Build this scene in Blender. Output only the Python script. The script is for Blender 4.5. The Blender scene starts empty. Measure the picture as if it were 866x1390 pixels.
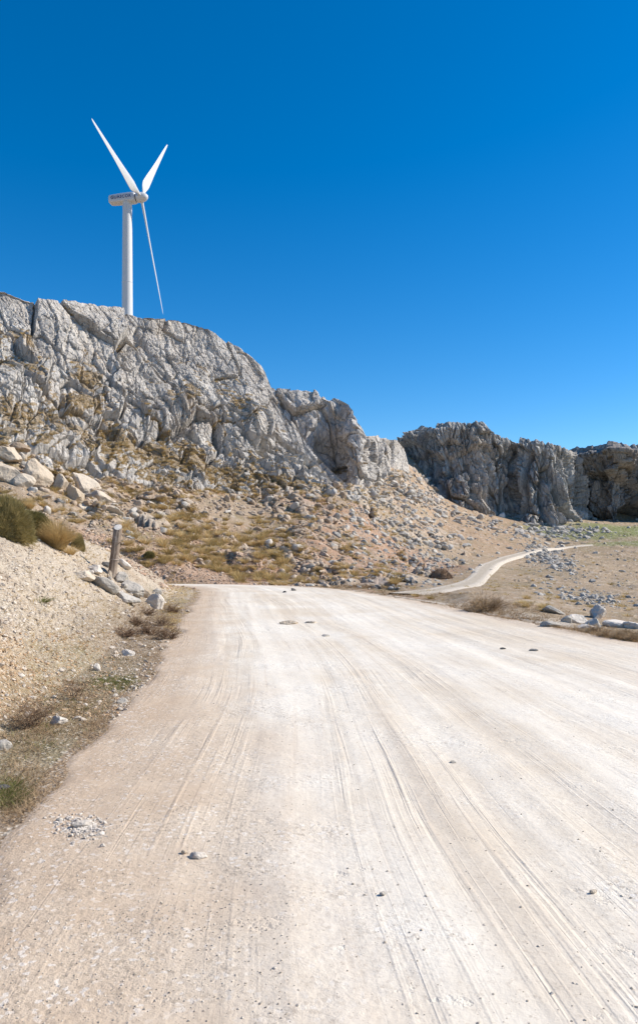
import bpy, math, random
import numpy as np
from mathutils import Vector, Matrix
from mathutils.bvhtree import BVHTree

rng = np.random.default_rng(11)
random.seed(5)
F, CX, HY, CAMZ = 1000.0, 433.0, 745.0, 1.65     # focal length in photo pixels, principal column, eye-level row, eye height
scene = bpy.context.scene
COL = scene.collection

# ------------------------------------------------------------------ noise
def _h(ix, iy, iz, seed):
    with np.errstate(over='ignore'):
        h = (ix.astype(np.int64).astype(np.uint32) * np.uint32(374761393) + iy.astype(np.int64).astype(np.uint32) * np.uint32(668265263)
             + iz.astype(np.int64).astype(np.uint32) * np.uint32(2147483647 - 40503) + np.uint32(seed * 7919 + 13))
        h ^= h >> np.uint32(13); h *= np.uint32(1274126177); h ^= h >> np.uint32(16); h *= np.uint32(2246822519); h ^= h >> np.uint32(15)
    return h
_G = np.random.default_rng(3).normal(size=(256, 3)); _G /= np.linalg.norm(_G, axis=1)[:, None]
def perlin(P, seed=0):
    I = np.floor(P); f = P - I; u = f * f * f * (f * (f * 6 - 15) + 10)
    I = I.astype(np.int64); out = 0
    for dx in (0, 1):
        wx = u[:, 0] if dx else 1 - u[:, 0]
        for dy in (0, 1):
            wy = u[:, 1] if dy else 1 - u[:, 1]
            for dz in (0, 1):
                wz = u[:, 2] if dz else 1 - u[:, 2]
                g = _G[_h(I[:, 0] + dx, I[:, 1] + dy, I[:, 2] + dz, seed) & np.uint32(255)]
                d = g[:, 0] * (f[:, 0] - dx) + g[:, 1] * (f[:, 1] - dy) + g[:, 2] * (f[:, 2] - dz)
                out = out + wx * wy * wz * d
    return out * 1.6
def fbm(P, scale, octv=4, seed=0, gain=0.5):
    P = P / scale; a, s, t = 1.0, 0.0, 0.0
    for o in range(octv):
        s = s + a * perlin(P + o * 17.3, seed + o); t += a; a *= gain; P = P * 2.03
    return s / t
def ridged(P, scale, octv=3, seed=0):
    P = P / scale; a, s, t = 1.0, 0.0, 0.0
    for o in range(octv):
        s = s + a * (1 - 2 * np.abs(perlin(P + o * 9.1, seed + o))); t += a; a *= 0.5; P = P * 2.1
    return s / t
def facet(P, scale, seed=0, tilt=0.9, crack=0.5, cw=0.12):
    """angular blocks: every cell has its own offset and tilt, with a crack between cells"""
    Q = P / np.asarray(scale, float)
    B = np.floor(Q - 0.5).astype(np.int64)
    d1 = np.full(len(Q), 9e9); d2 = d1.copy(); val = np.zeros(len(Q))
    for dx in (0, 1):
        for dy in (0, 1):
            for dz in (0, 1):
                c = B + np.array([dx, dy, dz])
                h = _h(c[:, 0], c[:, 1], c[:, 2], seed)
                j = np.stack([(h & np.uint32(1023)), (h >> np.uint32(10)) & np.uint32(1023), (h >> np.uint32(20)) & np.uint32(1023)], 1) / 1023.0
                cp = c + 0.5 + (j - 0.5) * 0.85
                e = Q - cp; d = np.sqrt((e ** 2).sum(1))
                g = _G[(h >> np.uint32(5)) & np.uint32(255)]
                v = (((h >> np.uint32(3)) & np.uint32(1023)) / 1023.0 - 0.5) * 1.2 + tilt * (g * e).sum(1)
                new = d < d1
                d2 = np.where(new, d1, np.minimum(d2, d)); val = np.where(new, v, val); d1 = np.where(new, d, d1)
    return val - crack * np.clip(1 - (d2 - d1) / cw, 0, 1)
def sstep(a, b, x):
    t = np.clip((x - a) / (b - a), 0, 1); return t * t * (3 - 2 * t)
def pchip(x, y, xq):
    x = np.asarray(x, float); y = np.asarray(y, float); xq = np.asarray(xq, float)
    h = np.diff(x); dl = np.diff(y, axis=0) / (h if y.ndim == 1 else h[:, None])
    m = np.zeros_like(y); a, b = dl[:-1], dl[1:]
    m[1:-1] = np.where(a * b > 0, 2 * a * b / np.where(a + b == 0, 1, a + b), 0); m[0] = dl[0]; m[-1] = dl[-1]
    q = np.clip(xq, x[0], x[-1]); i = np.clip(np.searchsorted(x, q) - 1, 0, len(x) - 2)
    hh = h[i]; t = (q - x[i]) / hh
    if y.ndim > 1: hh = hh[:, None]; t = t[:, None]
    return (2*t**3-3*t**2+1)*y[i] + (t**3-2*t**2+t)*hh*m[i] + (-2*t**3+3*t**2)*y[i+1] + (t**3-t**2)*hh*m[i+1]

# ------------------------------------------------------------------ object helpers
def tag(o, label=None, cat=None, group=None, kind=None):
    if label: o['label'] = label
    if cat: o['category'] = cat
    if group: o['group'] = group
    if kind: o['kind'] = kind
    return o
def mk_mesh(name, V, Fa, smooth=True, mat=None, tint=None, uv=None):
    V = np.asarray(V, np.float32); me = bpy.data.meshes.new(name)
    if isinstance(Fa, list) and len(Fa) == 2 and isinstance(Fa[0], np.ndarray):   # quads and tris
        loops = np.concatenate([a.ravel() for a in Fa]); tot = np.concatenate([np.full(len(a), a.shape[1]) for a in Fa])
    else:
        Fa = np.asarray(Fa); loops = Fa.ravel(); tot = np.full(len(Fa), Fa.shape[1])
    me.vertices.add(len(V)); me.vertices.foreach_set('co', V.ravel())
    me.loops.add(len(loops)); me.loops.foreach_set('vertex_index', loops.astype(np.int32))
    me.polygons.add(len(tot)); st = np.concatenate([[0], np.cumsum(tot)[:-1]]).astype(np.int32)
    me.polygons.foreach_set('loop_start', st)
    me.polygons.foreach_set('use_smooth', np.full(len(tot), smooth))
    if mat: me.materials.append(mat)
    me.update(calc_edges=True); me.validate()
    if tint is not None:
        a = me.attributes.new('tint', 'FLOAT_COLOR', 'POINT')
        a.data.foreach_set('color', np.c_[tint, np.ones(len(V))].astype(np.float32).ravel())
    if uv is not None:
        a = me.attributes.new('lane', 'FLOAT_VECTOR', 'POINT')
        a.data.foreach_set('vector', np.c_[uv, np.zeros(len(V))].astype(np.float32).ravel())
    return me
def link(name, me, parent=None, loc=(0, 0, 0)):
    o = bpy.data.objects.new(name, me); COL.objects.link(o); o.location = loc
    if parent: o.parent = parent
    return o
def gridfaces(n, m):
    i = np.arange(n * m).reshape(n, m)
    return np.stack([i[:-1, :-1], i[:-1, 1:], i[1:, 1:], i[1:, :-1]], -1).reshape(-1, 4)

# ------------------------------------------------------------------ materials
def new_mat(name):
    m = bpy.data.materials.new(name); m.use_nodes = True; nt = m.node_tree; nt.nodes.clear()
    out = nt.nodes.new('ShaderNodeOutputMaterial'); b = nt.nodes.new('ShaderNodeBsdfPrincipled')
    nt.links.new(b.outputs[0], out.inputs[0]); b.inputs['Roughness'].default_value = 0.95
    b.inputs['Specular IOR Level'].default_value = 0.15
    return m, nt, b, out
class N:
    """small wrapper for building node graphs"""
    def __init__(s, nt): s.nt = nt
    def n(s, t, **k):
        x = s.nt.nodes.new(t)
        for a, b in k.items(): setattr(x, a, b)
        return x
    def L(s, a, b): s.nt.links.new(a, b)
    def pos(s): return s.n('ShaderNodeNewGeometry').outputs['Position']
    def mapping(s, v, scale=(1, 1, 1), rot=(0, 0, 0)):
        m = s.n('ShaderNodeMapping'); s.L(v, m.inputs[0]); m.inputs['Scale'].default_value = scale; m.inputs['Rotation'].default_value = rot; return m.outputs[0]
    def noise(s, v, scale, detail=4, rough=0.55, dist=0.0):
        x = s.n('ShaderNodeTexNoise'); s.L(v, x.inputs['Vector']); x.inputs['Scale'].default_value = scale
        x.inputs['Detail'].default_value = detail; x.inputs['Roughness'].default_value = rough; x.inputs['Distortion'].default_value = dist; return x.outputs['Fac']
    def voro(s, v, scale, feature='F1', out='Distance'):
        x = s.n('ShaderNodeTexVoronoi'); x.feature = feature; s.L(v, x.inputs['Vector']); x.inputs['Scale'].default_value = scale; return x.outputs[out]
    def ramp(s, f, a, b):
        m = s.n('ShaderNodeMapRange'); s.L(f, m.inputs[0]); m.inputs[1].default_value = a; m.inputs[2].default_value = b; m.clamp = True; return m.outputs[0]
    def math(s, op, a, b=None):
        m = s.n('ShaderNodeMath', operation=op)
        for i, v in enumerate((a, b)):
            if v is None: continue
            if isinstance(v, (int, float)): m.inputs[i].default_value = v
            else: s.L(v, m.inputs[i])
        return m.outputs[0]
    def mix(s, fac, a, b, mode='MIX'):
        m = s.n('ShaderNodeMix', data_type='RGBA', blend_type=mode)
        for i, v in ((0, fac), (6, a), (7, b)):
            if isinstance(v, (int, float)): m.inputs[i].default_value = v
            elif isinstance(v, tuple): m.inputs[i].default_value = (*v, 1) if len(v) == 3 else v
            else: s.L(v, m.inputs[i])
        return m.outputs[2]
    def bump(s, h, strength, dist, prev=None):
        b = s.n('ShaderNodeBump'); s.L(h, b.inputs['Height']); b.inputs['Strength'].default_value = strength; b.inputs['Distance'].default_value = dist
        if prev is not None: s.L(prev, b.inputs['Normal'])
        return b.outputs[0]

def rock_material(name, base, pale, dark, tan, tan_amt=0.45, dark_amt=0.5, soil=True, streak=(1, 1, .25), k=1.0, bump=0.6):
    m, nt, b, _ = new_mat(name); g = N(nt); P = g.pos()
    c = g.mix(g.ramp(g.noise(P, .35 * k, 5), .38, .62), base, pale)
    c = g.mix(g.math('MULTIPLY', g.ramp(g.noise(P, .16 * k, 6, .62), .52, .68), tan_amt), c, tan)
    sp = g.mapping(P, streak)
    st = g.noise(sp, 1.1 * k, 6, .65, .4)
    c = g.mix(g.math('MULTIPLY', g.ramp(st, .54, .66), dark_amt), c, dark)
    fine = g.noise(P, 6 * k, 6, .7)
    c = g.mix(g.math('MULTIPLY', g.ramp(fine, .56, .68), .35), c, dark)
    c = g.mix(g.math('MULTIPLY', g.ramp(fine, .44, .34), .35), c, pale)
    if soil:
        at = g.n('ShaderNodeAttribute', attribute_name='tint').outputs['Fac']
        f = g.ramp(g.math('ADD', at, g.math('MULTIPLY', g.math('SUBTRACT', g.noise(P, 2.2, 5, .7), .5), .9)), .40, .62)
        gr = g.mix(g.ramp(g.noise(P, 2.5, 4), .4, .6), (.30, .21, .105), (.44, .33, .21))
        c = g.mix(g.math('MULTIPLY', f, .85), c, gr)
    g.L(c, b.inputs['Base Color'])
    vo = g.voro(g.mapping(P, (1, 1, .5), (0.3, .35, 0)), 1.3 * k, 'DISTANCE_TO_EDGE')
    n1 = g.bump(g.ramp(vo, 0, .09), bump, .25)
    n2 = g.bump(g.noise(sp, 3.2 * k, 8, .68), bump, .5, n1)
    n3 = g.bump(g.noise(P, 16 * k, 4, .7), bump * .7, .08, n2)
    g.L(n3, b.inputs['Normal']); return m

def tint_material(name, amp=.35, fine=22.0, bumps=((14, .6, .05), (60, .5, .02)), grain=True):
    m, nt, b, _ = new_mat(name); g = N(nt); P = g.pos()
    a = g.n('ShaderNodeAttribute', attribute_name='tint').outputs['Color']
    n1 = g.noise(P, 1.7, 6, .65); n2 = g.noise(P, fine, 5, .75)
    c = g.mix(g.math('MULTIPLY', g.ramp(n1, .56, .70), amp), a, (.12, .09, .06))
    c = g.mix(g.math('MULTIPLY', g.ramp(n2, .47, .33), amp), c, (.80, .73, .62))
    c = g.mix(g.math('MULTIPLY', g.ramp(n2, .56, .70), amp * 1.3), c, (.10, .075, .05))
    if grain:
        v = g.voro(P, 34, 'F1', 'Color'); s = g.n('ShaderNodeSeparateColor'); g.L(v, s.inputs[0])
        c = g.mix(g.math('MULTIPLY', g.ramp(s.outputs[0], .80, .92), .45), c, (.74, .68, .58))
        c = g.mix(g.math('MULTIPLY', g.ramp(s.outputs[1], .86, .95), .55), c, (.09, .07, .05))
    g.L(c, b.inputs['Base Color']); pv = None
    for sc, st, di in bumps: pv = g.bump(g.noise(P, sc, 5, .7), st, di, pv)
    if grain: pv = g.bump(g.voro(P, 34), .6, .02, pv)
    g.L(pv, b.inputs['Normal']); return m

def plain_rock(name, a, bcol, dark, scale=3.0, spec=.4):
    """loose stones; the colour changes a little from stone to stone"""
    m, nt, b, _ = new_mat(name); g = N(nt); P = g.pos()
    r = g.n('ShaderNodeNewGeometry').outputs['Random Per Island']; r2 = g.n('ShaderNodeObjectInfo').outputs['Random']
    f = g.math('FRACT', g.math('ADD', r, r2))
    c = g.mix(f, a, bcol)
    c = g.mix(g.math('MULTIPLY', g.ramp(g.noise(P, scale, 6, .65), .5, .66), spec), c, dark)
    c = g.mix(g.math('MULTIPLY', g.ramp(g.noise(P, scale * 5, 5, .7), .55, .7), spec), c, dark)
    g.L(c, b.inputs['Base Color'])
    g.L(g.bump(g.noise(P, scale * 4, 7, .7), .7, .12 / scale, g.bump(g.noise(P, scale * 1.2, 4, .6), .5, .4 / scale)), b.inputs['Normal']); return m

def grass_mat(name, c1, c2, c3, transl=.35):
    m = bpy.data.materials.new(name); m.use_nodes = True; nt = m.node_tree; nt.nodes.clear(); g = N(nt)
    out = g.n('ShaderNodeOutputMaterial'); d = g.n('ShaderNodeBsdfDiffuse'); t = g.n('ShaderNodeBsdfTranslucent'); mx = g.n('ShaderNodeMixShader')
    isl = g.n('ShaderNodeNewGeometry').outputs['Random Per Island']; ob = g.n('ShaderNodeObjectInfo').outputs['Random']
    big = g.noise(g.pos(), .35, 2)
    f = g.math('ADD', g.math('MULTIPLY', isl, .55), g.math('MULTIPLY', g.math('ADD', ob, g.ramp(big, .35, .65)), .3))
    c = g.mix(g.ramp(f, 0, .6), c1, c2); c = g.mix(g.ramp(f, .6, 1.05), c, c3)
    g.L(c, d.inputs[0]); g.L(c, t.inputs[0]); mx.inputs[0].default_value = transl
    g.L(d.outputs[0], mx.inputs[1]); g.L(t.outputs[0], mx.inputs[2]); g.L(mx.outputs[0], out.inputs[0]); return m

M = {}
M['ridge'] = rock_material('pale limestone', (.52, .475, .425), (.69, .64, .575), (.19, .175, .16), (.52, .41, .295), .38, .42, True, (1.3, 1.3, .4), 1.0, .75)
M['crag'] = rock_material('grey streaked limestone', (.38, .36, .33), (.54, .51, .465), (.12, .115, .11), (.44, .34, .24), .4, .8, True, (1, 1, .16), .8, .7)
M['crag2'] = rock_material('dark streaked limestone', (.21, .20, .19), (.36, .34, .315), (.07, .068, .066), (.36, .26, .18), .35, .85, False, (1, 1, .16), .7, .7)
M['ground'] = tint_material('stony soil')
M['stone_pale'] = plain_rock('pale stone', (.58, .51, .43), (.70, .63, .545), (.26, .23, .2))
M['stone_grey'] = plain_rock('grey stone', (.40, .36, .305), (.56, .51, .44), (.15, .14, .125))
M['stone_tan'] = plain_rock('tan stone', (.50, .40, .29), (.58, .50, .40), (.26, .20, .15), 1.2, .35)
M['stone_pink'] = plain_rock('pinkish stone', (.38, .285, .20), (.55, .44, .335), (.19, .145, .11), 1.6, .5)
M['stone_dark'] = plain_rock('dark stone', (.10, .095, .09), (.15, .14, .13), (.05, .05, .05))
M['gravel'] = plain_rock('gravel', (.44, .355, .27), (.66, .58, .48), (.32, .25, .2), 8, .2)
M['grit'] = plain_rock('pale grit', (.46, .38, .29), (.72, .64, .53), (.36, .28, .21), 8, .15)
M['gravel_orange'] = plain_rock('orange gravel', (.44, .28, .16), (.62, .45, .28), (.28, .18, .12), 8, .3)
M['gold'] = grass_mat('dry golden grass', (.46, .32, .14), (.62, .46, .22), (.76, .62, .36))
M['olive'] = grass_mat('olive dry grass', (.30, .225, .09), (.46, .34, .15), (.62, .47, .24))
M['green'] = grass_mat('dark green needles', (.16, .14, .05), (.27, .225, .09), (.48, .38, .19), .2)
M['fresh'] = grass_mat('short green grass', (.10, .12, .03), (.18, .19, .06), (.34, .28, .13), .3)
M['twig'] = grass_mat('dry twigs', (.12, .07, .045), (.20, .13, .085), (.33, .24, .16), .0)
M['pale_twig'] = grass_mat('pale dry stems', (.30, .20, .11), (.42, .30, .18), (.50, .36, .22), .1)

def road_material():
    m, nt, b, _ = new_mat('compacted limestone road'); g = N(nt); P = g.pos()
    lane = g.n('ShaderNodeAttribute', attribute_name='lane').outputs['Vector']
    tint = g.n('ShaderNodeAttribute', attribute_name='tint').outputs['Color']
    ts = g.n('ShaderNodeSeparateColor'); g.L(tint, ts.inputs[0])
    wv = g.n('ShaderNodeVectorMath', operation='SCALE'); wn = g.n('ShaderNodeTexNoise'); g.L(g.mapping(lane, (.12, .075, 1)), wn.inputs['Vector']); wn.inputs['Scale'].default_value = 1; wn.inputs['Detail'].default_value = 1.5
    sb = g.n('ShaderNodeVectorMath', operation='SUBTRACT'); g.L(wn.outputs['Color'], sb.inputs[0]); sb.inputs[1].default_value = (.5, .5, .5)
    g.L(sb.outputs[0], wv.inputs[0]); wv.inputs['Scale'].default_value = 1.5
    wz = g.n('ShaderNodeVectorMath', operation='MULTIPLY'); g.L(wv.outputs[0], wz.inputs[0]); wz.inputs[1].default_value = (1, 0, 0)
    ad = g.n('ShaderNodeVectorMath', operation='ADD'); g.L(lane, ad.inputs[0]); g.L(wz.outputs[0], ad.inputs[1]); lane2 = ad.outputs[0]
    s1 = g.noise(g.mapping(lane2, (1.3, .05, 1)), 1, 5, .6, .3)      # broad wheel bands
    s2 = g.noise(g.mapping(lane2, (11, .22, 1)), 1, 5, .7, .2)       # narrow tracks
    s3 = g.noise(g.mapping(lane, (13, .25, 1), (0, 0, .09)), 1, 4, .7, .2)
    pa = g.noise(P, .45, 7, .65); fi = g.noise(P, 30, 5, .75)
    c = g.mix(g.ramp(pa, .36, .62), (.655, .56, .435), (.77, .70, .59))
    c = g.mix(g.math('MULTIPLY', g.ramp(s1, .48, .68), .6), c, (.59, .485, .365))
    c = g.mix(g.math('MULTIPLY', g.ramp(s1, .49, .34), .55), c, (.80, .735, .63))
    c = g.mix(g.math('MULTIPLY', g.ramp(s2, .54, .70), .30), c, (.48, .38, .29))
    c = g.mix(g.math('MULTIPLY', g.ramp(s3, .58, .72), .22), c, (.78, .72, .635))
    edge = g.ramp(g.math('ADD', ts.outputs[0], g.math('MULTIPLY', g.math('SUBTRACT', g.noise(P, 1.1, 6, .65), .5), 1.1)), .28, .85)
    ec = g.mix(g.ramp(g.noise(P, 2.2, 5), .35, .65), (.555, .43, .31), (.66, .545, .415))
    c = g.mix(edge, c, ec)
    lx = g.n('ShaderNodeSeparateXYZ'); g.L(lane, lx.inputs[0])
    tan_ = g.ramp(g.math('ADD', lx.outputs[0], g.math('MULTIPLY', g.math('SUBTRACT', g.noise(P, .9, 6, .65), .5), 2.6)), 1.5, .2)
    c = g.mix(g.math('MULTIPLY', tan_, .55), c, (.46, .33, .22))
    c = g.mix(g.math('MULTIPLY', g.ramp(fi, .55, .72), .5), c, (.34, .26, .19))
    v = g.voro(P, 46, 'F1', 'Color'); s = g.n('ShaderNodeSeparateColor'); g.L(v, s.inputs[0])
    loose = g.ramp(g.math('ADD', g.noise(P, .9, 5, .65), g.math('MULTIPLY', edge, .16)), .50, .66)
    c = g.mix(g.math('MULTIPLY', g.math('MULTIPLY', g.ramp(s.outputs[0], .84, .93), loose), .5), c, (.34, .27, .2))
    c = g.mix(g.math('MULTIPLY', g.math('MULTIPLY', g.ramp(s.outputs[1], .86, .95), loose), .45), c, (.82, .78, .72))
    g.L(c, b.inputs['Base Color'])
    thin = g.noise(g.mapping(lane2, (12, .14, 1)), 1, 3, .6, .25)
    thin2 = g.noise(g.mapping(lane2, (17, .3, 1), (0, 0, -.07)), 1, 3, .6, .2)
    gate = g.math('MULTIPLY', g.ramp(g.noise(P, .30, 4, .6), .38, .60), g.ramp(s1, .36, .54))
    dirt_hole = g.ramp(g.noise(P, 2.1, 6, .7), .62, .70)
    n = g.bump(g.math('MULTIPLY', g.ramp(thin, .34, .48), gate), .42, .014)
    n = g.bump(g.math('MULTIPLY', g.ramp(thin2, .58, .68), gate), .35, .010, n)
    n = g.bump(dirt_hole, .4, -.02, n)
    n = g.bump(g.noise(P, 6, 6, .7), .35, .03, n)
    n = g.bump(g.math('MULTIPLY', g.noise(P, 38, 4, .7), loose), .5, .022, n)
    n = g.bump(fi, .25, .008, n)
    g.L(n, b.inputs['Normal']); return m
M['road'] = road_material()

# ------------------------------------------------------------------ road outline (metres, camera stands at the origin)
RL = np.array([(-2.6, -60), (-2.2, -25), (-1.7, -8), (-1.72, 0), (-1.96, 4.5), (-2.2, 7.7), (-2.72, 12.2), (-3.4, 17.4), (-4.15, 23.5), (-4.95, 29), (-6.2, 32.6), (-9.0, 34.2), (-13, 34), (-20, 31.5), (-40, 20), (-80, -5)])
RR = np.array([(22, -60), (16, -25), (12.4, -8), (10.5, 0), (9.1, 4.5), (7.7, 8.3), (5.75, 13.2), (4.5, 18), (3.3, 23.5), (1.6, 28.5), (-.6, 33.5), (-5.2, 38.2), (-11.5, 39.6), (-20.0, 37.6), (-42, 26), (-83, 0)])
tt = np.linspace(0, 1, len(RL)); 
def dens(T): return pchip(tt, RL, T), pchip(tt, RR, T)
TT = np.linspace(0, 1, 90); LP, RP = dens(TT)
def polydist(P, poly):
    best = np.full(len(P), 9e9); side = np.zeros(len(P))
    for a, b in zip(poly[:-1], poly[1:]):
        d = b - a; q = P - a; t = np.clip((q @ d) / (d @ d), 0, 1); e = q - t[:, None] * d
        dd = np.sqrt((e ** 2).sum(1)); cr = d[0] * q[:, 1] - d[1] * q[:, 0]
        n = dd < best; best = np.where(n, dd, best); side = np.where(n, cr, side)
    return best, side          # side > 0: left of the walking direction
def zroad(X, Y):
    d = np.clip(Y - 29, 0, None)
    return -0.0045 * d ** 1.7 * (d < 60) - 4.7 * (d >= 60) + .012 * np.sin(X * .7) * np.sin(Y * .23)

# ------------------------------------------------------------------ hillside and valley: height by bearing and distance
def zy(y, D): return CAMZ - (y - HY) / F * D
RIDGE = {  # px: base row, base distance, crest row, crest distance
 -900: (560, 46, 345, 60), -400: (590, 47, 352, 62), -120: (605, 48, 374, 66), 0: (612, 50, 390, 68), 30: (618, 51, 401, 69), 60: (628, 52, 410, 70), 100: (641, 54, 417, 72), 160: (652, 57, 423, 76),
 210: (658, 60, 429, 78), 240: (660, 62, 434, 80), 270: (662, 64, 441, 81), 300: (664, 66, 457, 82), 330: (665, 67, 477, 83), 350: (666, 68, 494, 84), 362: (667, 69, 516, 84.5),
 378: (667, 69, 552, 84), 400: (668, 70, 580, 83), 440: (670, 71, 630, 81), 470: (671, 73, 655, 79), 492: (672, 76, 669, 78)}
COLS = {
 -2600: [(716, 26), ('z', 60, 20), ('z', 90, 30), ('z', 400, 28)],
 -900: [(716, 34), (690, 39), (560, 47)],
 -400: [(715, 37), (685, 42), (590, 48)],
 0: [(722, 38.5), (690, 42.5), (650, 47), (612, 51)],
 60: [(726, 39.5), (690, 44.5), (660, 48.5), (628, 53)],
 100: [(732, 40), (695, 46), (670, 50.5), (641, 55)],
 172: [(746, 41), (700, 50), (675, 54), (654, 58.5)],
 270: [(778, 41), (730, 50), (690, 58), (662, 65)],
 360: [(793, 40), (760, 50), (710, 61), (667, 70)],
 420: [(796, 39), (765, 50), (710, 62), (668, 71), (655, 108)],
 470: [(799, 38), (768, 52), (715, 65), (671, 74.5), (655, 112)],
 545: [(806, 34), (772, 56), (720, 82), (665, 112), (628, 140)],
 600: [(812, 30), (785, 56), (745, 82), (700, 122), (672, 152)],
 640: [(812, 26), (790, 50), (758, 78), (715, 122), (690, 152)],
 700: [(822, 22), (792, 50), (757, 88), (728, 125), (706, 152)],
 766: [(836, 20), (800, 46), (752, 104), (728, 140), (704, 158)],
 866: [(848, 19), (812, 42), (772, 82), (740, 120), (712, 162)],
 1200: [('z', 15, -.2), ('z', 40, -1.4), ('z', 100, -.6), ('z', 165, 7)],
 2200: [('z', 15, -.2), ('z', 40, -1.6), ('z', 110, -1), ('z', 200, 8)],
}
LOGR = np.linspace(0, math.log(4000), 500)
az_c, tab = [], []
for px in sorted(COLS):
    a = math.atan((px - CX) / F); sec = 1 / math.cos(a)
    pts = [(1.0, 0.0)]
    if px < 400: pts.append((36.0 * sec, -.25))
    for c in COLS[px]:
        D, z = (c[1], c[2]) if c[0] == 'z' else (c[1], zy(c[0], c[1]))
        pts.append((D * sec, z))
    if -2600 < px <= 380:
        ks = sorted(RIDGE); by, bd, cy, cd = [np.interp(px, ks, [RIDGE[k][i] for k in ks]) for i in range(4)]
        zc = zy(cy, cd); zb0 = pts[-1][1]; pts += [((bd + .55 * (cd - bd)) * sec, zb0 + .10 * (zc - zb0)), ((bd + .95 * (cd - bd)) * sec, zb0 + .55 * (zc - zb0)), ((cd + 4) * sec, zc - 2.5), (190 * sec, zc - 1), (500 * sec, zc - 12), (4000 * sec, zc - 60)]
    elif px == 420: pts += [(118 * sec, 22), (200 * sec, 22), (4000 * sec, -40)]
    elif px == 470: pts += [(122 * sec, 20), (200 * sec, 20), (4000 * sec, -40)]
    elif px == 545: pts += [(150 * sec, 19), (166 * sec, 23), (4000 * sec, -40)]
    elif px in (600, 640, 700): pts += [(159 * sec, pts[-1][1] + 2), (168 * sec, 22), (220 * sec, 22), (4000 * sec, -40)]
    elif px in (766, 866, 1200): pts += [(178 * sec, pts[-1][1] + 2), (186 * sec, 20), (260 * sec, 20), (4000 * sec, -40)]
    elif px > 1200: pts += [(230 * sec, 24), (4000 * sec, -20)]
    pts = np.array(pts); az_c.append(a); tab.append(pchip(np.log(pts[:, 0]), pts[:, 1], LOGR))
az_c.append(math.radians(110)); tab.append(pchip([0, math.log(30), math.log(150), math.log(4000)], [0, -1.5, -3, -20], LOGR))
az_c.append(math.radians(200)); tab.append(pchip([0, math.log(30), math.log(150), math.log(4000)], [0, -.5, -2, -20], LOGR))
az_c.insert(0, math.radians(-160)); tab.insert(0, tab[-1])
az_c.insert(1, math.radians(-110)); tab.insert(1, pchip([0, math.log(30), math.log(150), math.log(4000)], [0, 2, 14, -10], LOGR))
AZ = np.linspace(az_c[0], az_c[-1], 1500); TAB = pchip(np.array(az_c), np.array(tab), AZ)
def field(X, Y):
    az = np.arctan2(X, Y); r = np.log(np.clip(np.hypot(X, Y), 1, 3999))
    i = (az - AZ[0]) / (AZ[1] - AZ[0]); i0 = np.clip(i.astype(int), 0, len(AZ) - 2); fi = np.clip(i - i0, 0, 1)
    j = r / (LOGR[1] - LOGR[0]); j0 = np.clip(j.astype(int), 0, len(LOGR) - 2); fj = j - j0
    return (TAB[i0, j0] * (1 - fi) + TAB[i0 + 1, j0] * fi) * (1 - fj) + (TAB[i0, j0 + 1] * (1 - fi) + TAB[i0 + 1, j0 + 1] * fi) * fj

def bank(s, X, Y, q):
    """cut bank inside the bend: soft toe, 34 degree face, rounded top"""
    z = np.where(s < .65, .10 * s, .065 + .71 * (s - .65))
    z = z + .12 * q * sstep(.6, 1.6, s) - .10 * np.clip(perlin(np.c_[Y * 1.1 + .5 * X, s * .25, 0 * X], 95), 0, 1) * sstep(.5, 1.2, s)
    top = 2.25 + .25 * q - .9 * sstep(22, 33, Y)
    k = .28
    z = -k * np.logaddexp(-z / k, -top / k) + k * np.logaddexp(-.0 / k, -top / k)
    return z + .03 * np.clip(s - 3.5, 0, 40)

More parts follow.
